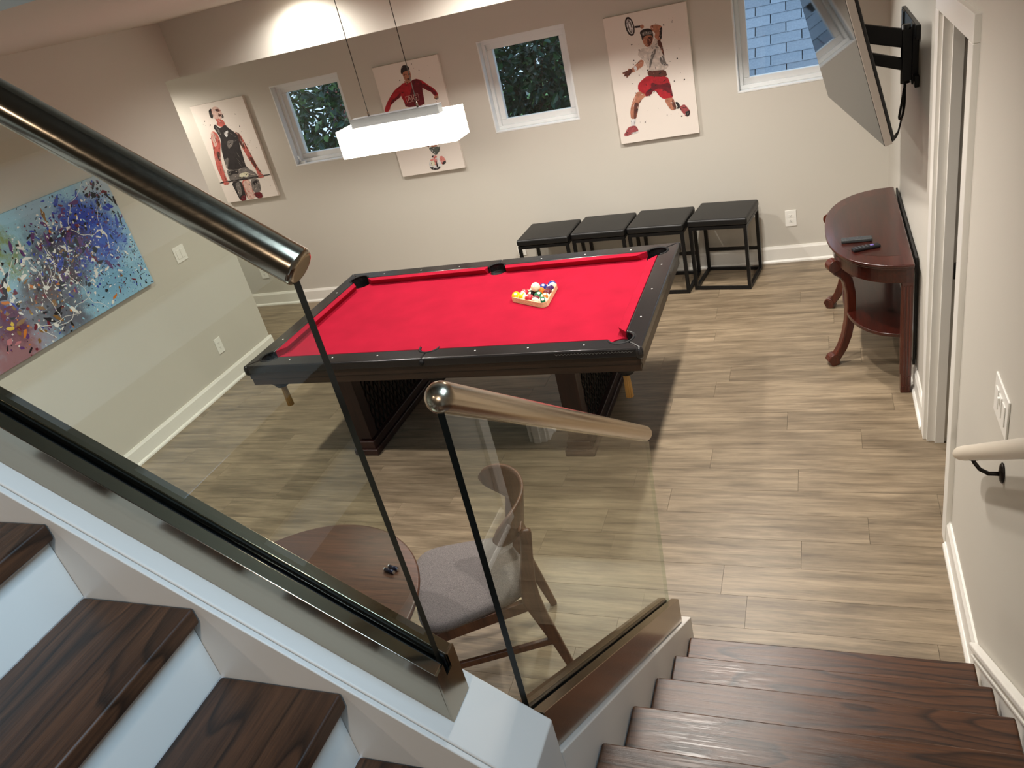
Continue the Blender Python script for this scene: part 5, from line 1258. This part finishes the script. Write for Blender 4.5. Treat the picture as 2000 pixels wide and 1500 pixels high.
# ---------------------------------------------------------------- outdoors: shingled roof and two shrubs beyond the windows
M['shingle'] = pmat('slate_grey_shingle', (150, 158, 170), .85, var=.22, vscale=55, bump=.3, bscale=260)
nt = M['shingle'].node_tree; b = nt.nodes['Principled BSDF']; oi = nt.nodes.new('ShaderNodeObjectInfo'); hs = nt.nodes.new('ShaderNodeHueSaturation'); mr = nt.nodes.new('ShaderNodeMapRange')
src = b.inputs['Base Color'].links[0].from_socket
mr.inputs[3].default_value = .82; mr.inputs[4].default_value = 1.12; nt.links.new(oi.outputs['Random'], mr.inputs[0]); nt.links.new(mr.outputs[0], hs.inputs['Value']); nt.links.new(src, hs.inputs['Color']); nt.links.new(hs.outputs[0], b.inputs['Base Color'])
pitch = math.radians(38); rx, ry, rz = -1.35, 7.75, 0.18
rf = thing('shingle_roof', 'blue grey shingled roof of the neighbouring house seen through the window by the television', 'roof', (rx, ry, rz))
up_ = Vector((0, math.cos(pitch), math.sin(pitch))); nr = Vector((0, -math.sin(pitch), math.cos(pitch)))
Wd, Ex = 0.305, 0.138
NR, NCc = 21, 14
base = Vector((rx, ry, rz))
MB().obox(base + Vector((Wd*NCc/2, 0, 0)) + up_*Ex*NR/2 - nr*.02, Vector((Wd*NCc/2, 0, 0)), up_*Ex*NR/2, nr*.012).build('deck', M['gap'], rf)
sm = None
for r_ in range(NR):
    for c_ in range(NCc):
        if sm is None:
            v0 = Vector((.004, 0, 0))
            mb = MB().obox(Vector((Wd/2, 0, 0)) + up_*(Ex*.62) + nr*.0, Vector((Wd/2 - .0045, 0, 0)), up_*Ex*.58 + nr*-.004, nr*.004)
            o = mb.build('shingle', M['shingle'], rf, local=True); sm = o
        else:
            o = sm.copy(); C.objects.link(o); o.parent = rf
        o.location = Vector((Wd*c_ + (Wd/2 if r_ % 2 else 0), 0, 0)) + up_*(Ex*r_) + nr*.006
MB().box(-9, 6.6, -.9, 9, 30, -.8).build('ground', pmat('lawn', (92, 132, 66), .9, var=.4, vscale=6), None)['kind'] = 'structure'

def leafmat(name, col, rough=.24):
    m = pmat(name, col, rough, var=.35, vscale=9, spec=.8); return m
LM = [leafmat('leaf_dark', (28, 56, 34)), leafmat('leaf_mid', (46, 80, 44)), leafmat('leaf_bright', (110, 146, 84)), leafmat('leaf_bluish', (70, 104, 92))]
M['bark'] = pmat('bark', (78, 62, 48), .9, bump=.4, bscale=60)
def leaf_mesh(mb, L_, W_, mtx, mi=0):
    pts = [(0, 0, 0), (L_*.25, -W_*.40, .006), (L_*.55, -W_*.5, .0), (L_*.85, -W_*.25, -.01), (L_, 0, -.02), (L_*.85, W_*.25, -.01), (L_*.55, W_*.5, .0), (L_*.25, W_*.40, .006), (L_*.5, 0, -.012)]
    vs = [mtx @ Vector(p) for p in pts]
    return mb.add(vs, [(8, i, i+1) for i in range(7)] + [(8, 7, 0)], mi, False)
def shrub(label, ctr, rad, seed, nleaf, nstuff, bright):
    r = random.Random(seed); ctr = Vector(ctr)
    o = thing('shrub', label, 'shrub', (ctr.x, ctr.y, -.8))
    tr = MB(); tr.tube([(ctr.x, ctr.y, -.8), (ctr.x + .05, ctr.y, .3), (ctr.x, ctr.y + .05, ctr.z)], [.07, .055, .03], 8)
    tr.build('trunk', M['bark'], o)
    brm = MB()
    for k in range(16):
        d = Vector((r.uniform(-1, 1), r.uniform(-1, .6), r.uniform(-.6, 1))).normalized()
        p0 = Vector((ctr.x, ctr.y, ctr.z - r.uniform(0, .8))); p1 = ctr + Vector((d.x*rad[0], d.y*rad[1], d.z*rad[2]))*.9
        brm.tube([p0, (p0 + p1)/2 + Vector((0, 0, .08)), p1], [.016, .011, .005], 6)
    brm.build('branch', M['bark'], o, merge=False)
    prot = []
    for k, mt in enumerate(LM):
        pass
    def rnd_m(front):
        while True:
            d = Vector((r.uniform(-1, 1), r.uniform(-1, 1), r.uniform(-1, 1)))
            if d.length > 1 or d.length < .2: continue
            if front and d.y > -.15: continue
            break
        if front: d = d.normalized()*r.uniform(.82, 1.02)
        p = ctr + Vector((d.x*rad[0], d.y*rad[1], d.z*rad[2]))
        q = (d + Vector((r.uniform(-.8, .8), r.uniform(-.8, .3), r.uniform(-.9, .5)))).normalized().to_track_quat('X', 'Z')
        from mathutils import Quaternion
        q = q @ Quaternion((1, 0, 0), r.uniform(-1.2, 1.2))
        return p, q
    pm_ = {}
    for k in range(nleaf):
        mi = r.choices(range(4), bright)[0]
        p, q = rnd_m(True)
        if mi not in pm_:
            lf = leaf_mesh(MB(), .115, .046, Matrix.Identity(4)).build('leaf', LM[mi], o, local=True); pm_[mi] = lf
        else:
            lf = pm_[mi].copy(); C.objects.link(lf); lf.parent = o
        s_ = r.uniform(.75, 1.35)
        lf.scale = (s_, s_, s_); lf.rotation_euler = q.to_euler(); lf.location = p - o.location
    sm_ = MB()
    for k in range(nstuff):
        p, q = rnd_m(False); s_ = r.uniform(.8, 1.4)
        leaf_mesh(sm_, .115*s_, .046*s_, Matrix.Translation(p) @ q.to_matrix().to_4x4(), r.choices(range(4), bright)[0])
    so = sm_.build('inner_foliage', LM, o, merge=False); so['kind'] = 'stuff'
    return o
shrub('dense dark glossy leaved shrub outside the middle window', (-2.62, 7.75, 1.36), (.95, .75, .95), 3, 290, 4600, (5, 3, .5, 1.4))
shrub('lighter loose leaved shrub outside the left window', (-5.15, 8.05, 1.40), (1.15, .8, 1.0), 8, 290, 3600, (3, 4, 2.0, 1.2))
sd = thing('slatted_panel', 'faded red slatted panel glimpsed between leaves outside the left window', 'panel', (-5.75, 9.2, 1.0))
for k in range(6):
    MB().box(-5.93 + k*.06, 9.19, 1.32, -5.885 + k*.06, 9.21, 1.66).build('slat', pmat('faded_red', (176, 104, 96), .8), sd)
MB().box(-5.95, 9.215, -.8, -5.55, 9.24, 1.68).build('backing', pmat('faded_red_dark', (110, 60, 56), .8), sd)
